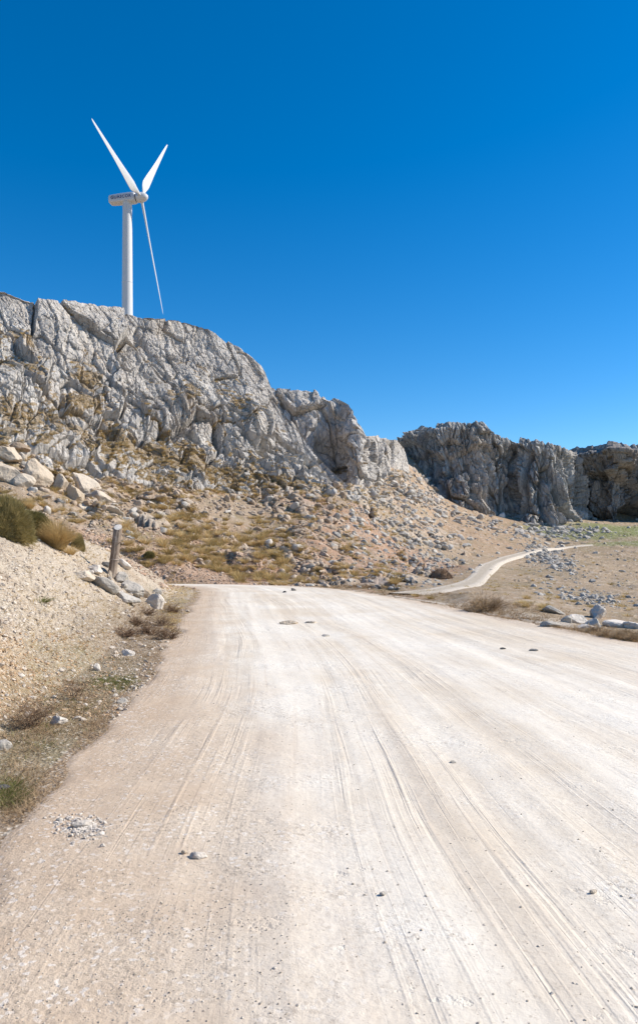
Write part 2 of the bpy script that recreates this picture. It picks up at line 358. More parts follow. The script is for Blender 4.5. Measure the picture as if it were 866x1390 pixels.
def height(X, Y, detail=True):
    X = np.asarray(X, float); Y = np.asarray(Y, float); P = np.c_[X, Y]
    near = (np.hypot(X, Y) < 100)
    dl = np.full(len(X), 99.); sl = np.ones(len(X)) * -1; dr = dl.copy(); sr = np.ones(len(X)) * -1
    if near.any():
        dl[near], sl[near] = polydist(P[near], LP); dr[near], sr[near] = polydist(P[near], RP)
    inside = near & (sl > 0)                      # left of the left edge
    outer = ~near | (sr < 0)
    on = ~inside & ~outer
    P3 = np.c_[X, Y, np.zeros(len(X))]
    q = fbm(P3, 2.6, 3, 40)
    zr = zroad(X, Y)
    H = field(X, Y)
    w = sstep(0, 2.0, dr)
    z = np.where(outer, zr * (1 - w) + H * w, zr)
    z = np.where(inside, zr + bank(dl, X, Y, q), z)
    z = np.where(on, zr - .12 * sstep(.15, .6, np.minimum(dl, dr)), z)
    d = np.where(inside, dl, dr)
    info = dict(inside=inside, outer=outer, on=on, d=d, q=q)
    if detail:
        R = np.hypot(X, Y)
        td = np.full(len(X), 99.)
        nt_ = (X > 0) & (R < 170)
        if nt_.any(): td[nt_] = polydist(P[nt_], TRK[0])[0]
        rough = sstep(1.0, 4.0, td) * outer * sstep(.5, 10, d) * (1 - sstep(300, 900, R))
        ang = np.arctan2(X, Y)
        rocky = rough * (1 - sstep(math.radians(6), math.radians(14), ang) * .75)     # the valley on the right is smoother
        big = fbm(P3, 9, 4, 50); mid = facet(P3, (1.9, 1.6, 1.9), 60, 1.2, .3, .10); sm = facet(P3, (.7, .7, .7), 61, 1.0, .2, .12)
        patch = sstep(-.15, .25, fbm(P3, 6, 3, 70))
        far = sstep(35, 80, R)
        info['patch'] = rocky * patch * sstep(-.1, .35, mid); z = z + rough * (R > 60) * (ang > .1) * .35 * fbm(P3, 16, 3, 51) + rocky * (.5 * big + (.52 + .30 * far) * patch * mid + .10 * patch * sm) + rough * .10 * fbm(P3, 1.2, 3, 80)
        nb = inside * sstep(.3, 1.5, d) 
        z = z + nb * (.07 * fbm(P3, .55, 3, 90) + .028 * facet(P3, (.16, .16, .16), 91, 1, .3)) + (inside | outer) * sstep(0, .4, d) * (R < 60) * .022 * fbm(P3, .22, 3, 92)
    return z, info

TRK = [None]
def hit(px, py, dmax=320, d0=2.0):
    """point of the terrain seen at a photo pixel"""
    D = np.geomspace(d0, dmax, 900); X = (px - CX) / F * D; Zr = CAMZ - (py - HY) / F * D
    z, _ = height(X, D, False); k = np.argmax(z >= Zr)
    if z[k] < Zr[k]: return None
    return np.array([X[k], D[k], z[k]])
def W(px, py, D): return np.array([(px - CX) / F * D, D, CAMZ - (py - HY) / F * D])

# ------------------------------------------------------------------ ground mesh
tk = np.array([hit(x, y)[:2] for x, y in ((548, 808), (590, 803), (625, 796), (650, 783), (662, 770), (684, 760), (715, 751), (745, 746), (770, 743), (798, 740))])
tq = pchip(np.linspace(0, 1, len(tk)), tk, np.linspace(0, 1, 160))
TRK[0] = tq[::4]
t_in = np.tan(math.radians(27.5))
azs = np.concatenate([np.linspace(-180, -60, 60)[:-1], np.linspace(-60, -27.5, 90)[:-1], np.degrees(np.arctan(np.linspace(-t_in, t_in, 820))), np.linspace(27.5, 60, 90)[1:], np.linspace(60, 180, 60)[1:]])
azs = np.radians(azs)
ys = np.arange(700, 49, -1.5); near_r = CAMZ * F / ys
rs = np.concatenate([[.05, .5, 1.0, 1.5, 2.0], near_r, np.exp(np.arange(math.log(near_r[-1]) + .006, math.log(215), .0062)), np.geomspace(220, 3900, 40)])
RR_, AA = np.meshgrid(rs, azs, indexing='ij')
secs = 1 / np.cos(np.clip(AA, -1.2, 1.2)); 
GX = (RR_ * np.sin(AA)).ravel(); GY = (RR_ * np.cos(AA)).ravel()
GZ, info = height(GX, GY)
P3 = np.c_[GX, GY, GZ]
def colmix(base, c, w): return base * (1 - w[:, None]) + np.array(c)[None] * w[:, None]
def blob(px, py, rx, ry=None, ctr=None):
    c = hit(px, py) if ctr is None else ctr
    if c is None: return np.zeros(len(GX))
    ry = ry or rx; dist = np.sqrt(((GX - c[0]) / rx) ** 2 + ((GY - c[1]) / ry) ** 2)
    return sstep(1.15, .45, dist + .55 * nA)
nA = fbm(P3, 1.5, 4, 5); nB = fbm(P3, 5.5, 4, 6); nC = fbm(P3, 14, 3, 7)
s = info['d']; ins = info['inside'].astype(float); out_ = info['outer'].astype(float); RRr = np.hypot(GX, GY); ang = np.arctan2(GX, GY)
tint = np.tile(np.array([.33, .235, .15]), (len(GX), 1))
# right-hand valley and hillside
tint = colmix(tint, (.34, .205, .115), out_ * sstep(-.1, .35, nB))
tint = colmix(tint, (.42, .33, .24), out_ * sstep(.05, .45, nC + .5 * nA))
tint = colmix(tint, (.25, .18, .085), out_ * sstep(.02, .30, nA + .5 * nB) * (1 - .55 * sstep(.12, .2, ang)))
valley = out_ * sstep(math.radians(7), math.radians(13), ang)
tint = colmix(tint, (.35, .245, .145), valley * .75)
tint = colmix(tint, (.25, .185, .095), valley * sstep(-.15, .4, nB + .35 * nA) * .75)
slope_r = out_ * sstep(75, 100, RRr) * sstep(math.radians(3), math.radians(8), ang) * (1 - sstep(math.radians(14), math.radians(18), ang))
tint = colmix(tint, (.36, .225, .13), slope_r * .7)
tint = colmix(tint, (.24, .175, .09), slope_r * sstep(.0, .3, nA + .6 * nC) * .6)
tint = colmix(tint, (.50, .41, .32), info['patch'] * .85)
# meadow strip at the foot of the far crag, red cut on the far side of the bend
for (x, y, a, b_) in ((800, 728, 10, 10), (850, 720, 13, 11), (890, 722, 20, 12), (860, 738, 9, 6), (745, 722, 7, 5)):
    tint = colmix(tint, (.16, .185, .045), blob(x, y, a, b_) * .85)
for (x, y, a, b_) in ((400, 780, 7, 4), (330, 780, 5, 3), (470, 760, 7, 6), (520, 740, 9, 8)):
    tint = colmix(tint, (.36, .19, .11), blob(x, y, a, b_) * .65)
cut = out_ * sstep(.0, .8, s) * sstep(4.5, 2.0, s) * (GY > 34) * (GX < 1)
tint = colmix(tint, (.50, .31, .20), cut * sstep(-.5, .2, nA) * .8)
# shoulder of the road on the right
sh = out_ * sstep(2.2, .6, s + .8 * nA) * (GX > -3)
tint = colmix(tint, (.50, .43, .345), sh)
# bank
tint = colmix(tint, (.47, .385, .285), ins)
tint = colmix(tint, (.36, .27, .18), ins * sstep(-.05, .4, nA) * .8)
tint = colmix(tint, (.30, .21, .14), ins * sstep(.12, .4, fbm(P3, .9, 4, 13)) * .6)
orange = ins * sstep(9.3, 7.4, GY + 1.2 * nA) * sstep(.5, .9, s)
tint = colmix(tint, (.54, .355, .20), orange * .85)
tint = colmix(tint, (.42, .26, .17), ins * blob(215, 752, 3.2, 5) * .7)
tint = colmix(tint, (.42, .26, .17), ins * blob(165, 728, 2.2, 4) * .6)
verge = ins * sstep(1.0, .35, np.abs(s - .45) + .5 * nA) * (GY < 24)
tint = colmix(tint, (.25, .20, .12), verge * .75)
tint = colmix(tint, (.17, .16, .06), verge * sstep(.05, .4, fbm(P3, .7, 3, 8)) * .35)
dirt = ins * sstep(1.6, .8, s + .5 * nA) * sstep(10.5, 12, GY) * sstep(24, 20, GY)
tint = colmix(tint, (.30, .225, .155), dirt * .8)
sp_ = fbm(P3, .55, 3, 9)
tint = tint * (1 + .20 * sp_ + .08 * nC * out_)[:, None]
tint = colmix(tint, (.17, .13, .065), out_ * sstep(.22, .38, fbm(P3, .8, 3, 10)) * .6 * sstep(1, 5, s))
tint = colmix(tint, (.56, .49, .41), out_ * sstep(.24, .36, fbm(P3, .45, 3, 12)) * .5 * sstep(1, 5, s))
nr, na = RR_.shape
GF = gridfaces(nr, na)[:, ::-1]
wrap = np.stack([np.arange(nr - 1) * na + na - 1, np.arange(nr - 1) * na, np.arange(1, nr) * na, np.arange(1, nr) * na + na - 1], -1)[:, ::-1]
ground_me = mk_mesh('ground', P3, np.concatenate([GF]), True, M['ground'], tint)
tag(link('ground', ground_me), 'stony tan hillside, gravel bank and dry valley floor', kind='structure')

# ------------------------------------------------------------------ road
TR = np.concatenate([np.linspace(0, .18, 30)[:-1], np.linspace(.18, .72, 620)[:-1], np.linspace(.72, 1, 60)])
A, B = dens(TR); U = np.concatenate([[-.012], np.linspace(0, 1, 260), [1.012]])
RX = A[:, None, 0] * (1 - U) + B[:, None, 0] * U; RY = A[:, None, 1] * (1 - U) + B[:, None, 1] * U
C = (A + B) / 2; arc = np.concatenate([[0], np.cumsum(np.linalg.norm(np.diff(C, axis=0), axis=1))])
wid = np.linalg.norm(B - A, axis=1)
Pr = np.c_[RX.ravel(), RY.ravel(), np.zeros(RX.size)]
zr = zroad(RX, RY)
um = U[None] * wid[:, None]; vm = np.repeat(arc[:, None], len(U), 1)
em = np.minimum(um, wid[:, None] - um)
rut = fbm(np.c_[um.ravel() / .5, vm.ravel() / 9, np.zeros(um.size)], 1, 3, 21).reshape(um.shape)
rz = zr + .012 + .022 * rut * sstep(0, 1, em) + .018 * fbm(Pr, 1.6, 4, 22).reshape(um.shape) * sstep(0, 1, em) + .006 * fbm(Pr, .25, 3, 23).reshape(um.shape)
rz = rz - .06 * sstep(.30, .0, em + .38 * fbm(Pr, 1.1, 4, 24).reshape(um.shape))
edge_l = sstep(1.9, .1, um + .0); edge_r = sstep(1.5, .1, wid[:, None] - um)
lowleft = .85 * sstep(.4, 2.8, 3.6 - um) * sstep(14, 4, RY)
em_t = np.clip(np.maximum(np.maximum(edge_l, edge_r), lowleft), 0, 1)
road_me = mk_mesh('road', np.c_[RX.ravel(), RY.ravel(), rz.ravel()], gridfaces(*RX.shape)[:, ::-1], True, M['road'], np.repeat(em_t.ravel()[:, None], 3, 1), np.c_[um.ravel(), vm.ravel()])
tag(link('road', road_me), 'white compacted limestone road with faint wheel tracks', kind='structure')

road_b = BVHTree.FromPolygons([v.co[:] for v in road_me.vertices], [p.vertices[:] for p in road_me.polygons])
# side track running up the valley
tg = np.gradient(tq, axis=0); tg /= np.linalg.norm(tg, axis=1)[:, None]; nn = np.c_[-tg[:, 1], tg[:, 0]]
Dk = tq[:, 1]; hw = .95 + .10 * np.sin(np.arange(160) * .21)
uu = np.linspace(-1, 1, 9)
TXY = tq[:, None, :] + nn[:, None, :] * (uu[None, :, None] * hw[:, None, None])
bvh_ground = BVHTree.FromPolygons([tuple(v) for v in P3[(RRr.reshape(nr, na) < 260).ravel()][:]] if False else P3.tolist(), GF.tolist())
def gz(x, y, dflt=0.0):
    h = bvh_ground.ray_cast(Vector((x, y, 120)), Vector((0, 0, -1)))
    return h[0].z if h[0] is not None else dflt
TZ = np.array([[max(gz(*p), gz(p[0] + .25, p[1]), gz(p[0], p[1] + .25), gz(p[0] - .25, p[1])) for p in row] for row in TXY])
Ts = TZ.copy()
cen = TZ[:, 2:7].max(1); cen = np.convolve(np.pad(cen, 3, 'edge'), np.ones(7) / 7, 'valid')
TZ = np.maximum(cen[:, None] + .06, TZ + .03); TZ[:, 0] = Ts[:, 0] - .05; TZ[:, -1] = Ts[:, -1] - .05
tt_ = tint_material('pale dirt track', .25)
cb = np.tile(np.array([.60, .52, .42]), (TXY.shape[0] * 9, 1)); mid_ = (np.abs(uu) < .3)
cb = cb.reshape(-1, 9, 3); cb[:, mid_] = (.50, .42, .32); cb = cb.reshape(-1, 3)
track_me = mk_mesh('track', np.c_[TXY.reshape(-1, 2), TZ.ravel()], gridfaces(160, 9)[:, ::-1], True, tt_, cb)
tag(link('track', track_me), 'narrow pale dirt track climbing across the valley', kind='structure')

# ------------------------------------------------------------------ cliffs
BV = [bvh_ground]; SOIL = [None]; FQ = [None]
def cliff(ctrl, n, m, mat, disp, prof, label, back, soil=(.86, .35), extra=None, name='cliff'):
    ks = np.array(sorted(ctrl), float); arr = np.array([ctrl[k] for k in sorted(ctrl)], float)
    px = np.linspace(ks[0], ks[-1], n)
    vals = pchip(ks, arr, px)                       # base row, base D, crest row, crest D
    v = np.linspace(-.15, 1, m); fd = prof(np.clip(v, 0, 1)[None], px[:, None])
    y = vals[:, 0:1] + (vals[:, 2:3] - vals[:, 0:1]) * v[None]
    D = vals[:, 1:2] + (vals[:, 3:4] - vals[:, 1:2]) * fd
    X = (px[:, None] - CX) / F * D; Z = CAMZ - (y - HY) / F * D
    # plateau behind the crest
    for dd, dz in back:
        De = vals[:, 3] + dd; Xe = (px - CX) / F * vals[:, 3] + 0 * De
        X = np.c_[X, (px - CX) / F * De]; D = np.c_[D, De]; Z = np.c_[Z, Z[:, m - 1] + dz]
    S = np.stack([X, D, Z], -1)
    du = np.gradient(S, axis=0); dv = np.gradient(S, axis=1); nrm = np.cross(du, dv); nrm /= np.linalg.norm(nrm, axis=-1)[..., None] + 1e-9
    nrm *= np.where((nrm * S).sum(-1, keepdims=True) > 0, -1, 1)
    nrm[..., 2] = np.abs(nrm[..., 2])
    # smooth the direction of displacement
    for _ in range(3):
        nrm[1:-1] = (nrm[:-2] + nrm[1:-1] + nrm[2:]) / 3; nrm[:, 1:-1] = (nrm[:, :-2] + nrm[:, 1:-1] + nrm[:, 2:]) / 3
    P = S.reshape(-1, 3); d = disp(P, np.repeat(px, S.shape[1]), np.tile(np.r_[v, np.ones(len(back)) * 1.02], n))
    ends = sstep(0, 6, np.arange(n)) * sstep(0, 6, np.arange(n)[::-1])
    P = P + nrm.reshape(-1, 3) * d[:, None] * np.repeat(.2 + .8 * ends, S.shape[1])[:, None]
    G_ = P.reshape(S.shape); nn_ = np.cross(np.gradient(G_, axis=0), np.gradient(G_, axis=1)); nn_ /= np.linalg.norm(nn_, axis=-1)[..., None] + 1e-9
    nz = np.abs(nn_[..., 2])
    for _ in range(2): nz[1:-1, 1:-1] = (nz[1:-1, 1:-1] * 2 + nz[:-2, 1:-1] + nz[2:, 1:-1] + nz[1:-1, :-2] + nz[1:-1, 2:]) / 6
    vv = np.tile(np.r_[v, np.ones(len(back)) * 1.02], n)
    so_ = sstep(soil[0], soil[0] + .12, nz.ravel() + soil[1] * fbm(P, 3.5, 4, 77) + .22 * fbm(P, .9, 3, 78) - .22 * sstep(.7, .95, vv) + .16 * sstep(.35, .05, vv) + (extra(np.repeat(px, S.shape[1]), vv, P) if extra else 0))
    me = mk_mesh(name, P, gridfaces(n, S.shape[1]), False, mat, np.repeat(so_[:, None], 3, 1)); SOIL.append(so_)
    o = link(name, me); tag(o, label, kind='structure')
    b = BVHTree.FromPolygons(P.tolist(), gridfaces(n, S.shape[1]).tolist()); BV.append(b); FQ.append(gridfaces(n, S.shape[1]))
    return o
def rotated(P, ax, ang):
    R = np.array(Matrix.Rotation(ang, 3, ax)); return P @ R.T
def ridge_disp(P, px, v):
    wv = np.stack([fbm(P, 5, 2, 100), fbm(P, 5, 2, 101), fbm(P, 5, 2, 102)], 1)
    Q = rotated(P + .7 * wv, 'Y', math.radians(26))
    slab = 1 - .6 * sstep(.50, .66, v + .12 * fbm(P, 8, 2, 112)) * (1 - .5 * sstep(.1, .4, fbm(P, 6, 2, 113)))
    d = 1.45 * facet(Q, (5.5, 6.5, 15), 103, 1.0, .8, .035) + slab * (.60 * facet(Q, (2.2, 2.6, 6.0), 104, 1.0, .8, .06) + .40 * facet(Q, (1.1, 5.0, 9.0), 111, .9, .8, .07))
    d += slab * .24 * facet(Q, (.8, 1.0, 2.2), 105, 1.1, .7, .10) + .06 * facet(P, (.35, .4, .6), 106, 1.2, .4, .15)
    d -= .30 * np.clip(ridged(Q, np.array([2.6, 3.4, 13.0]), 2, 107), -.2, 1) ; d += 1.0 * fbm(P, 14, 3, 108) + .08 * fbm(P, .6, 3, 109)
    led = np.sin(P[:, 2] * .95 + 3.4 * fbm(P, 9, 2, 110))
    d += .60 * led * sstep(.85, .4, v)
    lo = sstep(.0, .22, v)
    return d * (.55 + .45 * lo) * (1 - .48 * sstep(.86, .98, v))
cliff(RIDGE, 1150, 540, M['ridge'], ridge_disp, lambda v, px: 1 - (1 - v) ** 1.35, 'pale grey limestone ridge rising on the left', ((1.5, -.5), (6, -1.9), (14, -6), (30, -14)), (.60, .70),
      lambda px, v, P: .34 * np.exp(-((v - (.50 - .00125 * px) - .05 * np.sin(px * .06)) / .075) ** 2) * (px < 330) + .24 * np.exp(-((v - (.80 - .0016 * px)) / .05) ** 2) * (px < 140) + .22 * np.exp(-((v - (.27 - .0004 * px)) / .05) ** 2))

MID = {340: (668, 101, 519, 106), 362: (668, 101, 523, 106), 400: (668, 100, 529, 107), 430: (668, 101, 535, 108), 445: (668, 104, 539, 108), 460: (667, 104, 543, 108), 470: (666, 101, 548, 106), 478: (665, 99.5, 560, 104), 487: (664, 99, 578, 103),
 496: (662, 101, 590, 104.5), 505: (660, 106, 592, 110), 516: (657, 112, 592, 116), 527: (654, 117, 594, 121), 538: (648, 122, 597, 125), 547: (646, 127, 606, 129), 555: (645, 131, 634, 132)}
def mid_disp(P, px, v):
    Q = rotated(P, 'Y', math.radians(12)) + .8 * np.stack([fbm(P, 4, 2, 120), fbm(P, 4, 2, 121), fbm(P, 4, 2, 122)], 1)
    d = 1.6 * facet(Q, (4.4, 5.5, 11), 123, 1.2, .5, .06) + .65 * facet(Q, (1.9, 2.2, 5), 124, 1.2, .5, .09) + .22 * facet(Q, (.8, .9, 2.0), 125, 1.2, .4, .13)
    d -= .9 * np.clip(ridged(Q, np.array([2.8, 3.2, 14.0]), 2, 126), -.3, 1); d += .1 * fbm(P, .8, 3, 127)
    d += -2.8 * np.exp(-(((px - 452) / 15) ** 2 + ((v - .42) / .16) ** 2))      # hollow under a roof of rock
    return d * .85 * (1 - .6 * sstep(.86, .98, v)) * (1 - .6 * sstep(525, 545, px))
cliff(MID, 420, 260, M['ridge'], mid_disp, lambda v, px: v ** 1.5, 'grey limestone crag behind the ridge above the scree', ((1.5, -.5), (6, -1.6), (16, -4), (30, -12)))

CRAG = {536: (616, 166, 600, 170), 556: (626, 160, 594, 165), 575: (652, 156, 584, 161), 590: (672, 153, 580, 158), 610: (682, 150.5, 577, 156), 630: (690, 150, 576, 156), 648: (696, 151, 577, 156.5), 660: (699, 152.5, 582, 158), 668: (701, 153.5, 590, 158.5),
 680: (704, 153, 593, 158), 700: (709, 156, 597, 160), 712: (711, 153, 598, 158), 730: (712, 151, 600, 156), 745: (712, 151.5, 602, 156), 758: (709, 153, 605, 157), 766: (707, 155, 608, 160), 774: (702, 163, 612, 167), 790: (698, 176, 622, 178)}
def crag_disp(P, px, v):
    Q = rotated(P, 'Y', .10) + .7 * np.stack([fbm(P, 7, 2, 130), fbm(P, 7, 2, 131), .6 * fbm(P, 7, 2, 132)], 1)
    d = -.9 * np.clip(ridged(Q, np.array([4.6, 5.4, 34.0]), 1, 133), -.4, 1) + 2.1 * facet(Q, (4.6, 5.2, 15), 134, 1.1, .6, .05) + .9 * facet(Q, (1.9, 2.2, 5), 135, 1.2, .6, .07)
    d -= .35 * np.clip(ridged(Q, np.array([1.7, 2.0, 15.0]), 2, 136), -.3, 1); d += .55 * facet(rotated(Q, 'Y', .12), (.9, 3.2, 8.0), 139, 1.0, .8, .10); d += .42 * facet(Q, (1.0, 1.2, 4.5), 138, 1.2, .5, .12) + .25 * facet(P, (.8, .9, 1.8), 137, 1.2, .4, .14)
    # the roofed ledge that runs across the crag, deeper towards the left end
    lv = .66 + .08 * np.sin(px * .05) - .24 * sstep(650, 690, px)
    d += 1.9 * sstep(lv - .02, lv + .05, v) * sstep(700, 650, px) + .9 * np.exp(-((v - .96) / .08) ** 2)
    d += -2.2 * np.exp(-(((px - 697) / 7) ** 2)) * sstep(.3, .6, v) - 2.0 * np.exp(-(((px - 735) / 5) ** 2)) * sstep(.1, .4, v) * sstep(.95, .6, v)
    d += -2.3 * np.exp(-(((px - 700) / 16) ** 2 + ((v - .33) / .16) ** 2)) + 1.8 * sstep(.16, .0, v)
    return d * .9 * (1 - .6 * sstep(.88, .98, v))
cliff(CRAG, 700, 330, M['crag'], crag_disp, lambda v, px: v ** 1.2, 'long grey crag with vertical streaks above the track', ((2, -.5), (7, -1.2), (20, -3), (40, -12)))
FAR = {745: (690, 184, 614, 187), 764: (694, 181, 613, 184), 780: (698, 176, 611, 178), 800: (702, 172, 609, 174), 820: (706, 169, 607, 172), 832: (708, 167, 606, 171), 845: (707, 168, 608, 172), 866: (703, 170, 609, 174), 900: (700, 169, 606, 173), 960: (702, 172, 600, 177), 1050: (705, 178, 604, 184), 1250: (712, 190, 610, 196), 1600: (720, 220, 615, 228)}
def far_disp(P, px, v):
    Q = P + .8 * np.stack([fbm(P, 8, 2, 140), fbm(P, 8, 2, 141), .6 * fbm(P, 8, 2, 142)], 1)
    d = -.9 * np.clip(ridged(Q, np.array([5.0, 5.5, 24.0]), 1, 143), -.4, 1) + 1.9 * facet(Q, (4.4, 5, 10), 144, 1.2, .5, .08) + .7 * facet(Q, (1.8, 2, 5), 145, 1.3, .4, .10) - .7 * np.clip(ridged(Q, np.array([1.7, 2.0, 12.0]), 2, 146), -.3, 1)
    slope = .50 + .12 * np.sin((px - 780) * .045)
    d += 2.6 * sstep(slope - .04, slope + .06, v)             # upper storey leans over the lower one
    d += 2.0 * np.exp(-((v - .9) / .12) ** 2)
    d += .5 * facet(rotated(Q, 'Y', .15), (.9, 3.2, 7.0), 149, 1.0, .8, .10) + .4 * facet(Q, (1.0, 1.2, 3.0), 148, 1.2, .5, .12)
    d += -9 * np.exp(-(((px - 870) / 21) ** 2 + ((v - .05) / .16) ** 2) ** 2) - 2.6 * np.exp(-(((px - 806) / 20) ** 2 + (v / .08) ** 2))
    return d * .9 * (1 - .6 * sstep(.88, .98, v))
cliff(FAR, 560, 300, M['crag2'], far_disp, lambda v, px: v * .6, 'dark overhanging crag with a cave at its foot', ((2, -.5), (8, -1.2), (22, -3), (45, -14)))

def cast(px, py):
    o = Vector((0, 0, CAMZ)); d = Vector(((px - CX) / F, 1, -(py - HY) / F)).normalized(); best = None
    for i, b in enumerate(BV):
        h = b.ray_cast(o, d)
        if h[0] is not None and (best is None or h[3] < best[2]): best = (h[0], h[1], h[3], i, h[2], b)
    if best is None: return None
    s_ = 0.0 if best[3] == 0 else float(SOIL[best[3]][FQ[best[3]][best[4]][0]])
    return (*best[:4], s_)

# ------------------------------------------------------------------ stones
def ico(sub):
    import bmesh
    bm = bmesh.new(); bmesh.ops.create_icosphere(bm, subdivisions=sub, radius=1)
    V = np.array([v.co[:] for v in bm.verts]); Fc = np.array([[v.index for v in f.verts] for f in bm.faces]); bm.free(); return V, Fc
ICO = {k: ico(k) for k in (1, 2, 3, 4)}
def stone(sub, r, dims=(1, .8, .65), planes=14, rough=.05):
    V, Fc = ICO[sub]; n = r.normal(size=(planes, 3)); n /= np.linalg.norm(n, axis=1)[:, None]; dd = r.uniform(.55, 1.0, planes)
    dot = V @ n.T; rad = np.min(np.where(dot > .12, dd / np.maximum(dot, .12), 9), axis=1); rad = np.minimum(rad, 1.15)
    P = V * rad[:, None]
    if sub >= 3: P = P * (1 + rough * fbm(P + r.uniform(0, 50), .5, 4, 3))[:, None]
    return P * np.array(dims), Fc
def stone_mesh(name, sub, seed, dims, mat, planes=14, rough=.12):
    r = np.random.default_rng(seed); V, Fc = stone(sub, r, dims, planes, rough)
    return mk_mesh(name, V, Fc, False, mat)
def rotm(r): 
    return np.array(Matrix.Rotation(r.uniform(0, 6.28), 3, 'Z') @ Matrix.Rotation(r.uniform(-.5, .5), 3, 'X') @ Matrix.Rotation(r.uniform(-.5, .5), 3, 'Y'))
def joined_stones(name, label, items, mat, sub=1, nvar=12, seed=1):
    """items: (position, size) -> one mesh of loose stones"""
    r = np.random.default_rng(seed); var = [stone(sub, r, (1, r.uniform(.6, .95), r.uniform(.4, .75)), 10) for _ in range(nvar)]
    Vs, Fs, off = [], [], 0
    for p, sz in items:
        V, Fc = var[r.integers(nvar)]; Vs.append((V @ rotm(r).T) * sz + np.asarray(p)); Fs.append(Fc + off); off += len(V)
    me = mk_mesh(name, np.concatenate(Vs), np.concatenate(Fs), False, mat)
    return tag(link(name, me), label, kind='stuff')
# one-of-a-kind stones: px, py of the centre, D (None = where the ground is), size in photo pixels, dims, yaw, tilt, material, label, name
SP = []
def put_stone(px, py, wpx, dims, rot, mat, label, name='rock', group=None, sub=4, seed=0, D=None, sink=.15, cat='rock'):
    if D is None:
        yy = py + wpx * dims[2] * .35; h = cast(px, yy); p = np.array(h[0][:]) if h else hit(px, py)
        hr = road_b.ray_cast(Vector((0, 0, CAMZ)), Vector(((px - CX) / F, 1, -(yy - HY) / F)).normalized())
        if hr[0] is not None and hr[0].y < p[1]: p = np.array(hr[0][:])
        D = p[1]
    else: p = W(px, py + wpx * dims[2] * .35, D)
    r = wpx / F * D / 2 * 1.12
    o = link(name, stone_mesh(name, sub, seed, np.array(dims) * r, mat)); o.rotation_euler = rot
    o.location = (p[0], p[1] + r * .25, p[2] + dims[2] * r * (1 - sink * 2) * .55)
    tag(o, label, cat, group); return o
G1 = 'stones heaped around the wooden post'
S_ = lambda *a: a
for (px, py, w, dims, rot, mt, lab, sd) in [
 (139, 791, 36, (1, .55, .52), (.1, .42, .15), 'stone_grey', 'long grey slab leaning down to the right below the wooden post', 31),
 (129, 773, 22, (1, .8, .6), (0, .1, .4), 'stone_pale', 'small pale stone just left of the wooden post', 32),
 (144, 766, 10, (1, 1, 1), (0, 0, 0), 'stone_dark', 'small dark round stone touching the left side of the wooden post', 33),
 (163, 783, 24, (1, .9, .85), (.2, -.2, .5), 'stone_grey', 'angular grey stone wedged at the right foot of the wooden post', 35),
 (177, 797, 36, (1, .7, .42), (0, .38, -.1), 'stone_grey', 'flat grey stone right of the post, sloping down to the right', 36),
 (171, 811, 31, (1, .7, .55), (.1, .3, .3), 'stone_grey', 'lowest grey stone of the heap, below the flat sloping one', 37),
 (195, 805, 24, (1, .8, .6), (0, .3, .8), 'stone_tan', 'tan stone between the flat grey stone and the white block', 38),
 (209, 816, 26, (.85, .7, 1), (0, -.15, .3), 'stone_pale', 'bright white block at the right end of the stone heap', 39),
 (169, 766, 22, (1, .6, .7), (0, .5, .1), 'stone_pale', 'pale stone half buried behind the wooden post', 40),
 (110, 780, 34, (1, .8, .45), (0, .3, .2), 'stone_tan', 'brownish low stone at the left end of the heap', 41),
 (153, 800, 16, (1, .8, .6), (0, .2, .2), 'stone_grey', 'small grey stone under the lower end of the long slab', 42)]:
    put_stone(px, py, w, dims, rot, M[mt], lab, 'stone', G1, 4, sd)
o = put_stone(148, 780, 17, (.42, .42, 1), (0, .06, 0), M['stone_tan'], 'upright tan stone like a short stub at the left foot of the post', 'stone', G1, 3, 34)
rq = np.random.default_rng(60)
for i in range(16):
    px = rq.uniform(112, 224); py = 772 + (px - 112) * .42 + rq.normal(0, 6)
    put_stone(px, py, rq.uniform(6, 13), (1, rq.uniform(.6, .9), rq.uniform(.5, .9)), (0, rq.uniform(-.3, .4), rq.uniform(0, 3)), M['stone_pale' if i % 3 else 'stone_grey'], 'small pale stone lying loose among the heap around the wooden post', 'stone', 'small loose stones around the wooden post', 2, 600 + i)
